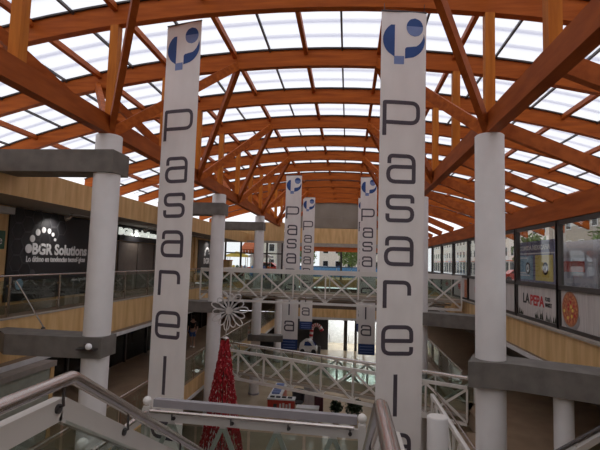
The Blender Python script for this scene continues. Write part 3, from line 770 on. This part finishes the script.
def side_rail(x, sgn, yb=-1.0, YS=YS):
    # level run, then down the flight; sgn = outer side of the rail
    xc = x+sgn*0.05
    pts = [(x,yb,1.0),(x,YS,1.0),(x,YE,1.0-(YE-YS)*ta)]
    MB().tube(fillet3(pts, 0.03), 0.031, 14).build('handrail', 'steel', stair, True)
    for a, c in (((xc,yb,0.855),(xc,YS-0.02,0.855)), ((xc,YS-0.02,0.855),(xc,YE,0.855-(YE-YS)*ta))):
        MB().bar(a, c, 0.05, 0.105).build('top_chord', 'white_paint_shaded', stair)
    xg = x+sgn*0.03
    B(xg-0.006, xg+0.006, yb, YS-0.03, 0.05, 0.80).build('glass_pane', 'glass_rail', stair)
    m = 3
    for i in range(m):
        y0 = YS+0.01+(YE-YS)*i/m; y1 = YS-0.01+(YE-YS)*(i+1)/m
        z0 = -(y0-YS)*ta; z1 = -(y1-YS)*ta
        MB().add([(xg-.006,y0,z0+.05),(xg-.006,y1,z1+.05),(xg-.006,y1,z1+.8),(xg-.006,y0,z0+.8),(xg+.006,y0,z0+.05),(xg+.006,y1,z1+.05),(xg+.006,y1,z1+.8),(xg+.006,y0,z0+.8)],
                 [(0,1,2,3),(4,7,6,5),(0,4,5,1),(1,5,6,2),(2,6,7,3),(3,7,4,0)]).build('glass_pane', 'glass_rail', stair)
    MB().bar((xc,YS,-0.12), (xc,YE,-0.12-(YE-YS)*ta), 0.06, 0.22).build('stringer', 'white_paint_shaded', stair)
    for y in (YS-0.06, 1.0, 2.68, 3.6, 4.5):
        z = 0 if y <= YS else -(y-YS)*ta
        br = MB().tube([(xc-sgn*0.03,y,z+0.875), (x-sgn*0.004,y,z+0.885), (x,y,z+0.905), (x,y,z+0.985)], 0.007, 8).build('bracket', 'dark_steel', stair, True)
        MB().tube([(xc-sgn*0.024,y,z+0.868), (xc-sgn*0.036,y,z+0.868)], 0.022, 14).build('bracket_disc', 'dark_steel', br, True)
def fillet3(pts, r):
    return fillet(pts, r)
side_rail(-1.30, -1); side_rail(0.145, 1, YS=1.93)
# inner rail of second flight hidden below; outer rail along the landing side and down
ZR = -0.56
def finial(x, y):
    b = B(x-0.05, x+0.05, y-0.05, y+0.05, ZL, ZR-0.03)
    p = b.build('newel_post', 'white_paint_shaded', stair)
    MB().sphere((x, y, ZR+0.065), 0.062, 14, 10).build('ball_finial', 'white_paint', p, True)
    MB().lathe([(0.055,0),(0.055,0.02),(0.03,0.03),(0.03,0.05)], (x,y,ZR-0.03), 14).build('finial_neck', 'white_paint_shaded', p, True)
for x, y in ((-2.86, 6.46), (0.23, 6.30), (-2.88, 4.88)): finial(x, y)
def far_rail():
    a, c = Vector((-2.86, 6.46, 0)), Vector((0.23, 6.30, 0)); d = (c-a).normalized(); nn = Vector((d.y, -d.x, 0))
    U = Vector((0,0,1))
    MB().bar(a+U*(-0.54)-nn*0.10+d*0.07, c+U*(-0.555)-nn*0.10-d*0.07, 0.10, 0.11).build('rail_box', 'grey_paint', stair)
    MB().tube([a+U*-0.60+nn*0.10+d*0.10, c+U*-0.60+nn*0.10-d*0.10], 0.026, 12).build('handrail', 'steel', stair, True)
    MB().bar(a+U*-0.70, c+U*-0.70, 0.05, 0.12).build('top_chord', 'white_paint_shaded', stair)
    MB().bar(a+U*(ZL-0.1), c+U*(ZL-0.1), 0.06, 0.2).build('stringer', 'white_paint_shaded', stair)
    L = (c-a).length
    for t in (0.14, 0.42, 0.68, 0.95):
        p = a+d*L*t; br = MB().tube([p+U*-0.70+nn*0.02, p+U*-0.70+nn*0.10, p+U*-0.62+nn*0.10], 0.010, 6).build('bracket', 'dark_steel', stair)
        MB().tube([p+U*-0.70+nn*0.026, p+U*-0.70+nn*0.045], 0.026, 10).build('bracket_disc', 'dark_steel', br)
    for i in range(4):
        p, q = a+d*L*(i/4), a+d*L*((i+1)/4); m = (p+q)/2
        for s_, t_ in ((p,m),(q,m)):
            MB().bar(s_+U*(ZL+0.02), t_+U*-0.75, 0.04, 0.06).build('diagonal', 'white_paint_shaded', stair)
        t = nn*0.045; th = nn*0.006
        v = [p+t+d*0.02, q+t-d*0.02]
        MB().add([v[0]-th+U*(ZL+.05), v[1]-th+U*(ZL+.05), v[1]-th+U*-.78, v[0]-th+U*-.78, v[0]+th+U*(ZL+.05), v[1]+th+U*(ZL+.05), v[1]+th+U*-.78, v[0]+th+U*-.78],
                 [(0,1,2,3),(4,7,6,5),(0,4,5,1),(1,5,6,2),(2,6,7,3),(3,7,4,0)]).build('glass_pane', 'glass_rail', stair)
far_rail()
# outer side of landing and second flight (x = -2.88), descending towards the camera
x = -2.88
MB().tube([(x+0.08,6.3,-0.60),(x+0.08,4.95,-0.60),(x+0.08,2.1,-0.60+ZL)], 0.026, 10).build('handrail', 'steel', stair, True)
MB().bar((x,6.4,-0.70), (x,4.93,-0.70), 0.05, 0.12).build('top_chord', 'white_paint_shaded', stair)
MB().bar((x,4.83,-0.72), (x,2.1,-0.72+ZL), 0.05, 0.12).build('top_chord', 'white_paint_shaded', stair)
B(x+0.03, x+0.042, 4.95, 6.38, ZL+0.05, -0.78).build('glass_pane', 'glass_rail', stair)
MB().bar((x,4.9,ZL-0.1), (x,2.1,2*ZL-0.1), 0.06, 0.22).build('stringer', 'white_paint_shaded', stair)
for y0, y1, z0, z1 in ((6.35,5.65,ZL,-0.75),(4.98,5.65,ZL,-0.75),(4.8,4.1,ZL,ZL*0.6+0.3),(3.4,4.1,ZL*1.55,ZL*0.6-0.1)):
    MB().bar((x,y0,z0), (x,y1,z1), 0.04, 0.06).build('diagonal', 'white_paint_shaded', stair)


# skewed side walkway with its rail at the lower right
sw = empty('side_walkway', (3.8, 6.5, -1.85)); tag(sw, 'short skewed walkway with glass rail at the lower right corner', 'walkway')
a_, c_ = Vector((2.1, 5.47, 0)), Vector((4.55, 7.87, 0)); d_ = (c_-a_).normalized(); n_ = Vector((d_.y, -d_.x, 0))
MB().prism([(p.x, p.y) for p in (a_, c_, Vector((5.44, 7.87, 0)), Vector((5.44, 4.6, 0)), a_+n_*1.2)], -1.85, -1.66).build('deck', 'floor_brown', sw)
U_ = Vector((0,0,1))
MB().tube([a_-U_*0.60, c_-U_*0.60], 0.026, 12).build('handrail', 'dark_steel', sw, True)
MB().bar(a_-U_*0.70+n_*0.02, c_-U_*0.70+n_*0.02, 0.05, 0.09).build('top_chord', 'white_paint_shaded', sw)
for i in range(4):
    p = a_+(c_-a_)*(i/3)*0.98+d_*0.03
    MB().bar(p-U_*1.66, p-U_*0.62, 0.05, 0.05, d_).build('post', 'white_paint_shaded', sw)
    if i < 3:
        q = a_+(c_-a_)*((i+1)/3)*0.98
        MB().bar(p+d_*0.06-U_*1.2+n_*0.03, q-d_*0.06-U_*1.2+n_*0.03, 0.012, 0.86).build('glass_pane', 'glass_rail', sw)
# ------------------------------------------------------------------ christmas tree with star
tx, ty = -4.58, 17.0
tr = empty('christmas_tree', (tx, ty, -6.6)); tag(tr, 'tall narrow red tinsel Christmas tree cone by the second left column', 'christmas tree')
zt, zb2, rt, rb_ = -1.42, -6.55, 0.11, 0.94
MB().tube([(tx,ty,-6.6),(tx,ty,-1.37)], 0.03, 8).build('pole', 'dark_steel', tr)
for i in range(30):
    a = 2*math.pi*i/30; ca, sa = math.cos(a), math.sin(a)
    b = MB(); N = 60; pts = []; rads = []
    for j in range(N):
        t = j/(N-1); r = rt+(rb_-rt)*t
        pts.append((tx+ca*r+random.uniform(-.025,.025), ty+sa*r+random.uniform(-.025,.025), zt+(zb2-zt)*t)); rads.append(random.uniform(0.008, 0.050))
    b.tube(pts, 0.04, 6, radii=rads)
    b.build('tinsel_garland', 'tinsel_red', tr)
bl = MB()
for i in range(420):
    a = random.random()*2*math.pi; t = random.random()**0.7; r = rt+(rb_-rt)*t+0.05
    bl.sphere((tx+math.cos(a)*r, ty+math.sin(a)*r, zt+(zb2-zt)*t), 0.019, 5, 4)
o = bl.build('sparkle_bead', 'sparkle_pale', tr); o['kind'] = 'stuff'  # pale beads stand in for the sparkle of the tinsel, not lamps
MB().lathe([(0.16,0),(0.16,0.06),(0.05,0.12)], (tx,ty,zt-0.03), 16).build('top_collar', 'steel', tr)
stz = -0.36; sx_ = tx+0.12
stt = empty('star_ornament', (tx+0.05, ty-0.02, -1.28)); tag(stt, 'white looped wire snowflake star on top of the red Christmas tree', 'star')
for i in range(14):
    a = 2*math.pi*i/14+0.1; Lr = 0.74 if i % 2 == 0 else 0.64
    pts = []
    for j in range(15):
        t = j/14*2*math.pi; rad = 0.10+(Lr-0.10)*(1-math.cos(t))/2; wdt = 0.10*math.sin(t)*(0.4+rad/Lr)
        pts.append((sx_+math.cos(a)*rad-math.sin(a)*wdt, ty-0.05, stz+math.sin(a)*rad+math.cos(a)*wdt))
    MB().tube(pts, 0.025, 6).build('loop', 'star_white', stt, True)
MB().tube([(sx_,ty-0.09,stz),(sx_,ty-0.01,stz)], 0.12, 14).build('hub', 'star_white', stt)
MB().tube([(sx_,ty-0.05,stz),(tx+0.02,ty-0.01,-1.28)], 0.02, 8).build('stem', 'star_white', stt)

# ------------------------------------------------------------------ ground floor kiosk, plants, decorations
KY = 1.25
ki = empty('kiosk', (-3.2, 24.6+KY, -6.6)); tag(ki, 'red and white phone kiosk counter on the ground floor below the low bridge', 'kiosk')
def kb(x0,x1,y0,y1,z0,z1,nm,m): return B(x0*1.05,x1*1.05,y0+KY,y1+KY,z0,z1).build(nm, m, ki)
kb(-3.9,-2.55,23.0,23.5,-6.6,-5.75,'counter','kiosk_red'); kb(-3.93,-2.52,22.97,23.53,-5.75,-5.68,'counter_top','kiosk_white')
kb(-3.9,-3.3,23.55,26.0,-6.6,-5.75,'counter','kiosk_red'); kb(-3.93,-3.27,23.53,26.03,-5.75,-5.68,'counter_top','kiosk_white')
for i, h in enumerate((0.22, 0.26, 0.2, 0.26)): kb(-3.3+i*0.16,-3.2+i*0.16,22.985,22.998,-6.15,-6.15+h,'white_mark','kiosk_white')
kb(-3.6,-3.42,22.975,22.998,-6.15,-5.95,'emblem','dark_grey')
for i in range(4):
    s2 = kb(-3.8+i*0.3,-3.58+i*0.3,23.15,23.3,-5.68,-5.62,'display_phone','dark_grey')
for i in range(5):
    p = kb(-3.82,-3.42,23.8+i*0.42,24.1+i*0.42,-5.68,-5.60,'display_tray','ink_pale')
for x, y, rz in ((-2.9, 24.6, 0.3),):
    ch = empty('office_chair', (-2.55, 25.2, -6.6)); tag(ch, 'black curved office chair inside the kiosk', 'chair')
    MB().lathe([(0.28,0),(0.28,0.03),(0.05,0.06),(0.04,0.45)], (-2.55,25.2,-6.6), 14).build('base', 'steel', ch)
    MB().lathe([(0.24,0),(0.27,0.04),(0.25,0.1)], (-2.55,25.2,-6.15), 16).build('seat', 'dark_grey', ch, True)
    b = MB(); m_ = 10
    for i in range(m_+1):
        a = math.pi*(0.0+i/m_)
        for r, z in ((0.26,-6.05),(0.32,-5.45),(0.36,-5.45),(0.30,-6.05)): b.v.append((-2.55+r*math.cos(a), 25.2+r*math.sin(a), z))
    for i in range(m_):
        for j in range(4): b.f.append((4*i+j, 4*i+(j+1)%4, 4*i+4+(j+1)%4, 4*i+4+j))
    b.f += [(0,1,2,3),(4*m_+3,4*m_+2,4*m_+1,4*m_)]
    b.build('backrest', 'dark_grey', ch, True)
wc = empty('display_counter', (-1.9, 23.6, -6.6)); tag(wc, 'low white display counter to the right of the red kiosk', 'counter')
B(-2.45,-1.35,23.3,23.8,-6.6,-5.85).build('body', 'kiosk_white', wc); B(-2.48,-1.32,23.27,23.83,-5.85,-5.78).build('top', 'kiosk_white', wc)
B(-2.3,-1.5,23.28,23.3,-6.4,-6.0).build('front_panel', 'wall_grey', wc)
sd = empty('display_stand', (-1.35, 24.3, -6.6)); tag(sd, 'upright dark wine display stand with white header beside the white counter', 'stand')
B(-1.6,-1.15,24.1,24.5,-6.6,-5.3).build('body', 'wine', sd); B(-1.62,-1.13,24.08,24.52,-5.3,-4.85).build('header', 'kiosk_white', sd)
B(-1.48,-1.27,24.06,24.08,-5.2,-5.0).build('emblem', 'ink_pale', sd)
cs = empty('storage_cabinet', (-2.0, 26.4, -6.6)); tag(cs, 'beige kiosk storage cabinet behind the black chair', 'cabinet')
B(-2.35,-1.75,26.2,26.8,-6.6,-4.9).build('body', 'wall_grey', cs); B(-2.33,-2.06,26.18,26.2,-6.5,-5.0).build('door', 'edge_white', cs); B(-2.04,-1.77,26.18,26.2,-6.5,-5.0).build('door', 'edge_white', cs)
def bush(parent, c, r, n, leaf, sz, m):
    b = MB()
    for i in range(n):
        v = Vector((random.gauss(0,1), random.gauss(0,1), random.gauss(0,1))).normalized()*r*(0.35+0.75*random.random())
        p = Vector(c)+Vector((v.x, v.y, v.z*sz))
        a = Vector((random.gauss(0,1), random.gauss(0,1), random.gauss(0,1))).normalized(); q = a.cross(Vector((0.3,0.5,0.8))).normalized(); nn = a.cross(q)*leaf*0.12
        b.add([p-a*leaf, p-q*leaf*0.45+nn, p+a*leaf, p+q*leaf*0.45+nn], [(0,1,2),(0,2,3)])
    o = b.build('foliage', m, parent); o['kind'] = 'stuff'; return o
for x, y, r, lab in ((-0.46, 23.8, 0.30, 'smaller dark green potted shrub on the ground floor'), (0.45, 23.9, 0.42, 'wider dark green potted shrub on the ground floor')):
    pl = empty('potted_shrub', (x, y, -6.6)); tag(pl, lab, 'plant', 'potted shrubs')
    MB().lathe([(0.16,0),(0.22,0.34),(0.24,0.36),(0.2,0.36)], (x,y,-6.6), 16).build('pot', 'pot', pl, True)
    MB().tube([(x,y,-6.3),(x+0.03,y,-5.9)], 0.025, 6).build('stem', 'bark', pl)
    bush(pl, (x, y, -5.78), r, 420, 0.10, 1.0, 'leaf_dark')
# candy cane
cx_, cy_ = -3.05, 42.45
cc = empty('candy_cane', (cx_-0.4, cy_, -6.6)); tag(cc, 'large red and white striped candy cane decoration by the dark wall', 'decoration')
path = [Vector((cx_-0.35+0.02*i, cy_, -6.6+0.215*i)) for i in range(10)]
top = path[-1]
for i in range(1, 13):
    a = math.pi-math.pi*0.78*i/12; path.append(Vector((top.x+0.42+0.42*math.cos(a), cy_, top.z+0.42*math.sin(a))))
path += [path[-1]+Vector((0.12,0,-0.2)), path[-1]+Vector((0.22,0,-0.38))]
for i in range(len(path)-1):
    MB().tube([path[i], path[i+1]], 0.17, 12).build('stripe', 'cane_red' if i % 2 == 0 else 'cane_white', cc, True)
MB().lathe([(0.3,0),(0.3,0.05),(0.2,0.06)], (path[0].x, cy_, -6.6), 16).build('base', 'cane_white', cc)
# white kiddie ride car
kr = empty('kiddie_ride', (-3.4, 41.2, -6.6)); tag(kr, 'rounded white toy ride car with dark blue windows on the ground floor', 'ride')
b = MB()
prof = [(-0.75,0.2),(-0.8,0.55),(-0.68,0.95),(-0.35,1.22),(0.05,1.26),(0.32,1.08),(0.52,0.78),(0.78,0.62),(0.86,0.4),(0.82,0.2)]
b.prism(prof, -0.42, 0.42); b.xf(lambda x_,y_,z_: (-3.4+x_*0.92+z_*0.15, 41.2+z_, -6.6+y_)); b.build('body', 'car_white', kr)
for sgn, yy in ((-1, 37.05),):
    b = MB().prism([(-0.32,0.72),(-0.25,1.05),(0.05,1.12),(0.30,0.95),(0.46,0.72)], 0, 0.02); b.xf(lambda x_,y_,z_: (-3.46+x_*0.92, 40.76+z_, -6.6+y_)); b.build('window', 'car_blue', kr)
b = MB().prism([(0,0),(0.8,0),(0.7,0.42),(0.1,0.42)], 0, 0.03); b.xf(lambda x_,y_,z_: (-3.01+0.28*(0.42-y_)/0.42+z_, 40.8+x_, -5.86+y_)); b.build('windscreen', 'car_blue', kr)
for dx in (-0.5, 0.5):
    for yy in (40.72, 41.56):
        MB().tube([(-3.4+dx,yy,-6.38),(-3.4+dx,yy+0.12,-6.38)], 0.21, 16).build('wheel', 'tyre', kr)
B(-4.1,-2.65,40.85,41.55,-6.6,-6.5).build('plinth', 'dark_grey', kr)
B(-2.55,-2.3,40.8,41.1,-6.6,-5.9).build('coin_box', 'dark_grey', kr)

# ------------------------------------------------------------------ lower left shops
lw_ = empty('shop_window', (SW, 6, -3.3)); tag(lw_, 'row of dark glazed shop windows on the left middle floor', 'shop window')
for i in range(17):
    y = 5+i*2.2
    f = B(SW+0.0, SW+0.10, y-0.05, y+0.05, -3.3, -1.3).build('frame_post', 'frame_dark', lw_)
    B(SW+0.03, SW+0.045, y+0.06, y+2.14, -3.25, -1.32).build('pane', 'glass_shop', lw_)
blk = structure(B(SW+0.01, -7.9, 0, 11.6, -3.29, -1.3).build('wall_left', 'panel_green'), 'grey-green shop block on the left middle floor near the camera', 'wall')
B(SW+0.5, -7.88, 11.6, 11.75, -3.29, -1.3).build('corner_trim', 'plywood', blk)
B(SW+0.5, -7.82, 0, 11.75, -1.42, -1.28).build('top_band', 'soffit', blk)
# person
pe = empty('person', (-8.45, 24.5, -3.3)); tag(pe, 'person in a black top and blue shorts walking on the left middle gallery', 'person')
def skin_body(name, pts, edges, radii, m, parent, root=0, lv=1):
    me = bpy.data.meshes.new(name); off = wloc(parent)
    me.from_pydata([tuple(Vector(p)-off) for p in pts], edges, []); me.materials.append(MATS[m])
    o = link(name, me, parent)
    sk = o.modifiers.new('skin', 'SKIN'); sk.use_smooth_shade = True
    for i, r in enumerate(radii): me.skin_vertices[0].data[i].radius = (r, r) if not isinstance(r, tuple) else r
    me.skin_vertices[0].data[root].use_root = True
    s_ = o.modifiers.new('sub', 'SUBSURF'); s_.levels = lv; s_.render_levels = lv
    return o
px_, py_, pz_ = -8.45, 24.5, -3.3
P_ = lambda x, y, z: (px_+x, py_+y, pz_+z)
pts = [P_(0,0,.92),P_(0,0,1.12),P_(0,0,1.35),P_(0,-.01,1.47),P_(0,-.03,1.56),P_(0,-.03,1.65),
       P_(.10,0,.86),P_(.11,-.04,.48),P_(.11,.02,.09),P_(.11,-.12,.05), P_(-.10,0,.86),P_(-.10,.06,.48),P_(-.10,.16,.11),P_(-.10,.04,.05),
       P_(.19,0,1.36),P_(.26,.02,1.10),P_(.24,-.12,.90),P_(.24,-.18,.83), P_(-.19,0,1.36),P_(-.26,.03,1.10),P_(-.25,-.08,.88),P_(-.25,-.12,.80)]
ed = [(0,1),(1,2),(2,3),(3,4),(4,5),(0,6),(6,7),(7,8),(8,9),(0,10),(10,11),(11,12),(12,13),(2,14),(14,15),(15,16),(16,17),(2,18),(18,19),(19,20),(20,21)]
ra = [.13,.12,.14,.05,.085,.075,.085,.06,.04,.035,.085,.06,.04,.035,.055,.042,.03,.028,.055,.042,.03,.028]
for hnd, sg_ in ((17, 1), (21, -1)):
    h0 = Vector(pts[hnd])
    for f in range(5):
        i0 = len(pts); pts.append(tuple(h0+Vector((0.02*(f-2)*sg_, -0.02-0.012*(2-abs(f-2)), -0.05 if f else -0.02)))); ed.append((hnd, i0)); ra.append(0.009)
skin_body('body', pts, ed, ra, 'skin', pe)
skin_body('top', [P_(0,0,.98),P_(0,0,1.15),P_(0,0,1.37),P_(.18,0,1.37),P_(.255,.02,1.13),P_(-.18,0,1.37),P_(-.255,.03,1.13)], [(0,1),(1,2),(2,3),(3,4),(2,5),(5,6)], [.15,.14,.155,.07,.058,.07,.058], 'cloth_black', pe)
skin_body('shorts', [P_(0,0,.95),P_(.10,0,.84),P_(.11,-.03,.56),P_(-.10,0,.84),P_(-.10,.04,.56)], [(0,1),(1,2),(0,3),(3,4)], [.15,.11,.085,.11,.085], 'cloth_blue', pe)
MB().sphere(P_(0,0.0,1.63), .11, 12, 8, (0.95,1.05,1.1)).build('hair', 'hair', pe, True)
for xx, yy in ((.11,-.05),(-.10,.10)): MB().sphere(P_(xx,yy,.045), .10, 10, 6, (.5,1.2,.45)).build('shoe', 'sign_white', pe, True)

# ------------------------------------------------------------------ outside
structure(B(12.0, 60, -10, 90, -0.5, -0.05).build('floor', 'paving'), 'paved street outside the right gallery', 'street')
structure(B(-60, 60, EY+9, 110, -0.9, -0.3).build('floor', 'paving'), 'paved street beyond the far end', 'street')
hb = empty('hoarding', (-6, EY+6, -0.02)); tag(hb, 'long blue hoarding outside the far end window', 'fence')
for i in range(8):
    B(-6+i*1.6, -6+(i+1)*1.6-0.03, EY+6, EY+6.06, 0.0, 1.15).build('sheet', 'hoarding_blue', hb)
def car(x, y, z, m, lab):
    c = empty('car', (x, y, z)); tag(c, lab, 'car', 'cars parked outside')
    b = MB().prism([(-2.0,0.3),(-2.05,0.7),(-1.9,0.88),(-1.2,0.95),(-0.7,1.4),(0.7,1.42),(1.3,0.95),(1.95,0.82),(2.05,0.5),(2.0,0.3)], -0.8, 0.8)
    b.xf(lambda a, h, d: (x+a, y+d, z+h)); b.build('body', m, c)
    b = MB().prism([(-1.1,0.97),(-0.65,1.34),(0.65,1.35),(1.15,0.97)], 0, 0.02); b.xf(lambda a, h, d: (x+a, y-0.82+d, z+h)); b.build('side_window', 'glass_shop', c)
    for a in (-1.25, 1.3):
        for d in (-0.82, 0.66): MB().tube([(x+a,y+d,z+0.32),(x+a,y+d+0.16,z+0.32)], 0.32, 14).build('wheel', 'tyre', c)
car(-3.4, EY+14, -0.3, 'car_silver', 'silver car parked beyond the blue hoarding, left one')
car(1.6, EY+14.5, -0.3, 'car_white', 'white car parked beyond the blue hoarding, right one')
car(-8.6, EY+4, -0.02, 'car_red', 'red car outside the far left windows')
def tree(x, y, z, h, r, lab):
    t = empty('tree', (x, y, z)); tag(t, lab, 'tree', 'trees outside')
    MB().tube([(x,y,z),(x+0.1,y,z+h*0.4),(x,y,z+h*0.7)], 0.15, 8, radii=[0.18,0.13,0.07]).build('trunk', 'bark', t)
    bush(t, (x,y,z+h*0.72), r, 700, 0.28, 0.9, 'leaf_ext')
tree(17.0, 22, -0.05, 4.2, 1.6, 'leafy tree outside seen through the nearest right windows')
tree(18, 32, -0.05, 4.6, 1.9, 'leafy tree outside seen through the middle right windows')
tree(18, 46, -0.05, 4.5, 1.9, 'leafy tree outside seen through the far right windows')
tree(0.5, EY+22, -0.3, 4.0, 1.8, 'leafy tree beyond the far end window')
tree(-6.5, EY+24, -0.3, 4.4, 2.0, 'leafy tree beyond the far left windows')
def house(x0, x1, y, z, h, m, lab):
    e = empty('house', ((x0+x1)/2, y, z)); tag(e, lab, 'building', 'buildings outside')
    B(x0, x1, y, y+6, z, z+h).build('wall', m, e)
    MB().prism([(x0-0.3,z+h),((x0+x1)/2,z+h+1.5),(x1+0.3,z+h)], y-0.3, y+6.3).xf(lambda a,b_,c: (a, c, b_)).build('roof', 'roof_tile', e)
    nx = max(2, int((x1-x0)/2))
    for i in range(nx):
        for zz in (0.9, 3.4):
            if zz+1.3 > h: continue
            xm = x0+(x1-x0)*(i+0.5)/nx
            f = B(xm-0.5, xm+0.5, y-0.05, y, z+zz, z+zz+1.3).build('window', 'kiosk_white', e); B(xm-0.42, xm+0.42, y-0.07, y-0.05, z+zz+0.08, z+zz+1.22).build('window_pane', 'glass_shop', f)
house(-16, -9, EY+30, -0.3, 6, 'house_wall', 'cream house with tiled roof beyond the far left windows')
house(-5, 8, EY+36, -0.3, 5, 'house_pink', 'pale rose house with tiled roof beyond the far end window')
aw = empty('awning', (-8.6, 38.2, 0)); tag(aw, 'orange sloping awning outside the far left windows', 'awning')
MB().prism([(38.0,2.45),(39.6,3.1),(39.6,3.15),(38.0,2.52)], -9.25, -8.0).xf(lambda a,b_,c: (c, a, b_)).build('canvas', 'orange', aw)
for i in range(5): B(-9.25+i*0.25, -9.02+i*0.25, 37.98, 38.0, 2.15-0.05*(i%2), 2.52).build('valance', 'orange', aw)
for x in (-9.2, -8.05): MB().tube([(x,38.05,-0.02),(x,38.05,2.45)], 0.03, 6).build('pole', 'steel', aw)
def stall(x, y, mc, mg, lab):
    e = empty('market_stall', (x, y, -0.02)); tag(e, lab, 'stall', 'market stalls outside')
    B(x-0.9, x+0.9, y-0.4, y+0.4, 0.75, 0.82).build('counter', 'kiosk_white', e)
    for dx in (-0.85, 0.85):
        for dy in (-0.38, 0.38): MB().tube([(x+dx,y+dy,-0.02),(x+dx,y+dy,2.0)], 0.03, 6).build('pole', 'steel', e)
    MB().prism([(-1.05,2.0),(0,2.35),(1.05,2.0),(1.05,1.85),(-1.05,1.85)], y-0.6, y+0.6).xf(lambda a,b_,c: (x+a, c, b_)).build('canopy', mc, e)
    for i, m in enumerate(mg):
        MB().lathe([(0.13,0),(0.17,0.16),(0.12,0.24),(0.03,0.28)], (x-0.7+i*0.36, y-0.1, 0.82), 10).build('basket', m, e, True)
    B(x-0.88, x+0.88, y-0.42, y-0.40, 0.05, 0.75).build('skirt', mg[0], e)
stall(-7.9, 40.5, 'car_white', ('hoarding_blue','poster_yellow','kiosk_red','ink_pale','orange'), 'market stall with white canopy and blue skirt outside the far left windows')
stall(-10.3, 41.5, 'poster_yellow', ('kiosk_red','poster_yellow','exit_green','orange','ink_pale'), 'market stall with yellow canopy and red skirt outside the far left windows')
stall(-5.5, 43.2, 'poster_blue', ('poster_yellow','kiosk_red','orange','ink_pale','hoarding_blue'), 'market stall with blue canopy and yellow skirt outside the far left windows')

# street side buildings to the right
def street_building(y0, y1, h, m, lab):
    e = empty('building', (24.0, (y0+y1)/2, -0.05)); tag(e, lab, 'building', 'buildings outside')
    B(24.0, 32.0, y0, y1, -0.05, h).build('wall', m, e)
    B(23.7, 32.2, y0-0.2, y1+0.2, h, h+0.3).build('cornice', 'edge_white', e)
    n = int((y1-y0)/2.6)
    for i in range(n):
        ym = y0+(y1-y0)*(i+0.5)/n
        d = B(23.95, 24.0, ym-0.95, ym+0.95, 0.0, 2.4).build('shop_window', 'frame_dark', e)
        B(23.93, 23.95, ym-0.85, ym+0.85, 0.3, 2.3).build('pane', 'glass_shop', d)
        B(23.2, 24.0, ym-1.0, ym+1.0, 2.55, 2.65).build('canopy', ('kiosk_red','orange','hoarding_blue')[i % 3], e)
        z = 3.3
        while z+1.5 < h:
            f = B(23.96, 24.0, ym-0.55, ym+0.55, z, z+1.4).build('window', 'kiosk_white', e)
            B(23.94, 23.96, ym-0.46, ym+0.46, z+0.08, z+1.32).build('window_pane', 'glass_shop', f); z += 2.6
street_building(16, 34, 7.0, 'house_wall', 'cream street building with red canopies outside the nearest right windows')
street_building(35, 56, 8.5, 'wall_grey', 'grey-brown street building outside the middle right windows')
street_building(85, 130, 9.0, 'house_wall', 'tall cream street building far down the street outside the right windows')
street_building(57, 84, 7.5, 'house_pink', 'pale rose street building outside the farthest right windows')
for i, (x, y, m, lab) in enumerate(((19.0, 40.5, 'car_silver', 'silver car parked outside the middle right windows'), (19.3, 54, 'car_red', 'red car parked outside the farthest right windows'))):
    car(x, y, -0.05, m, lab)
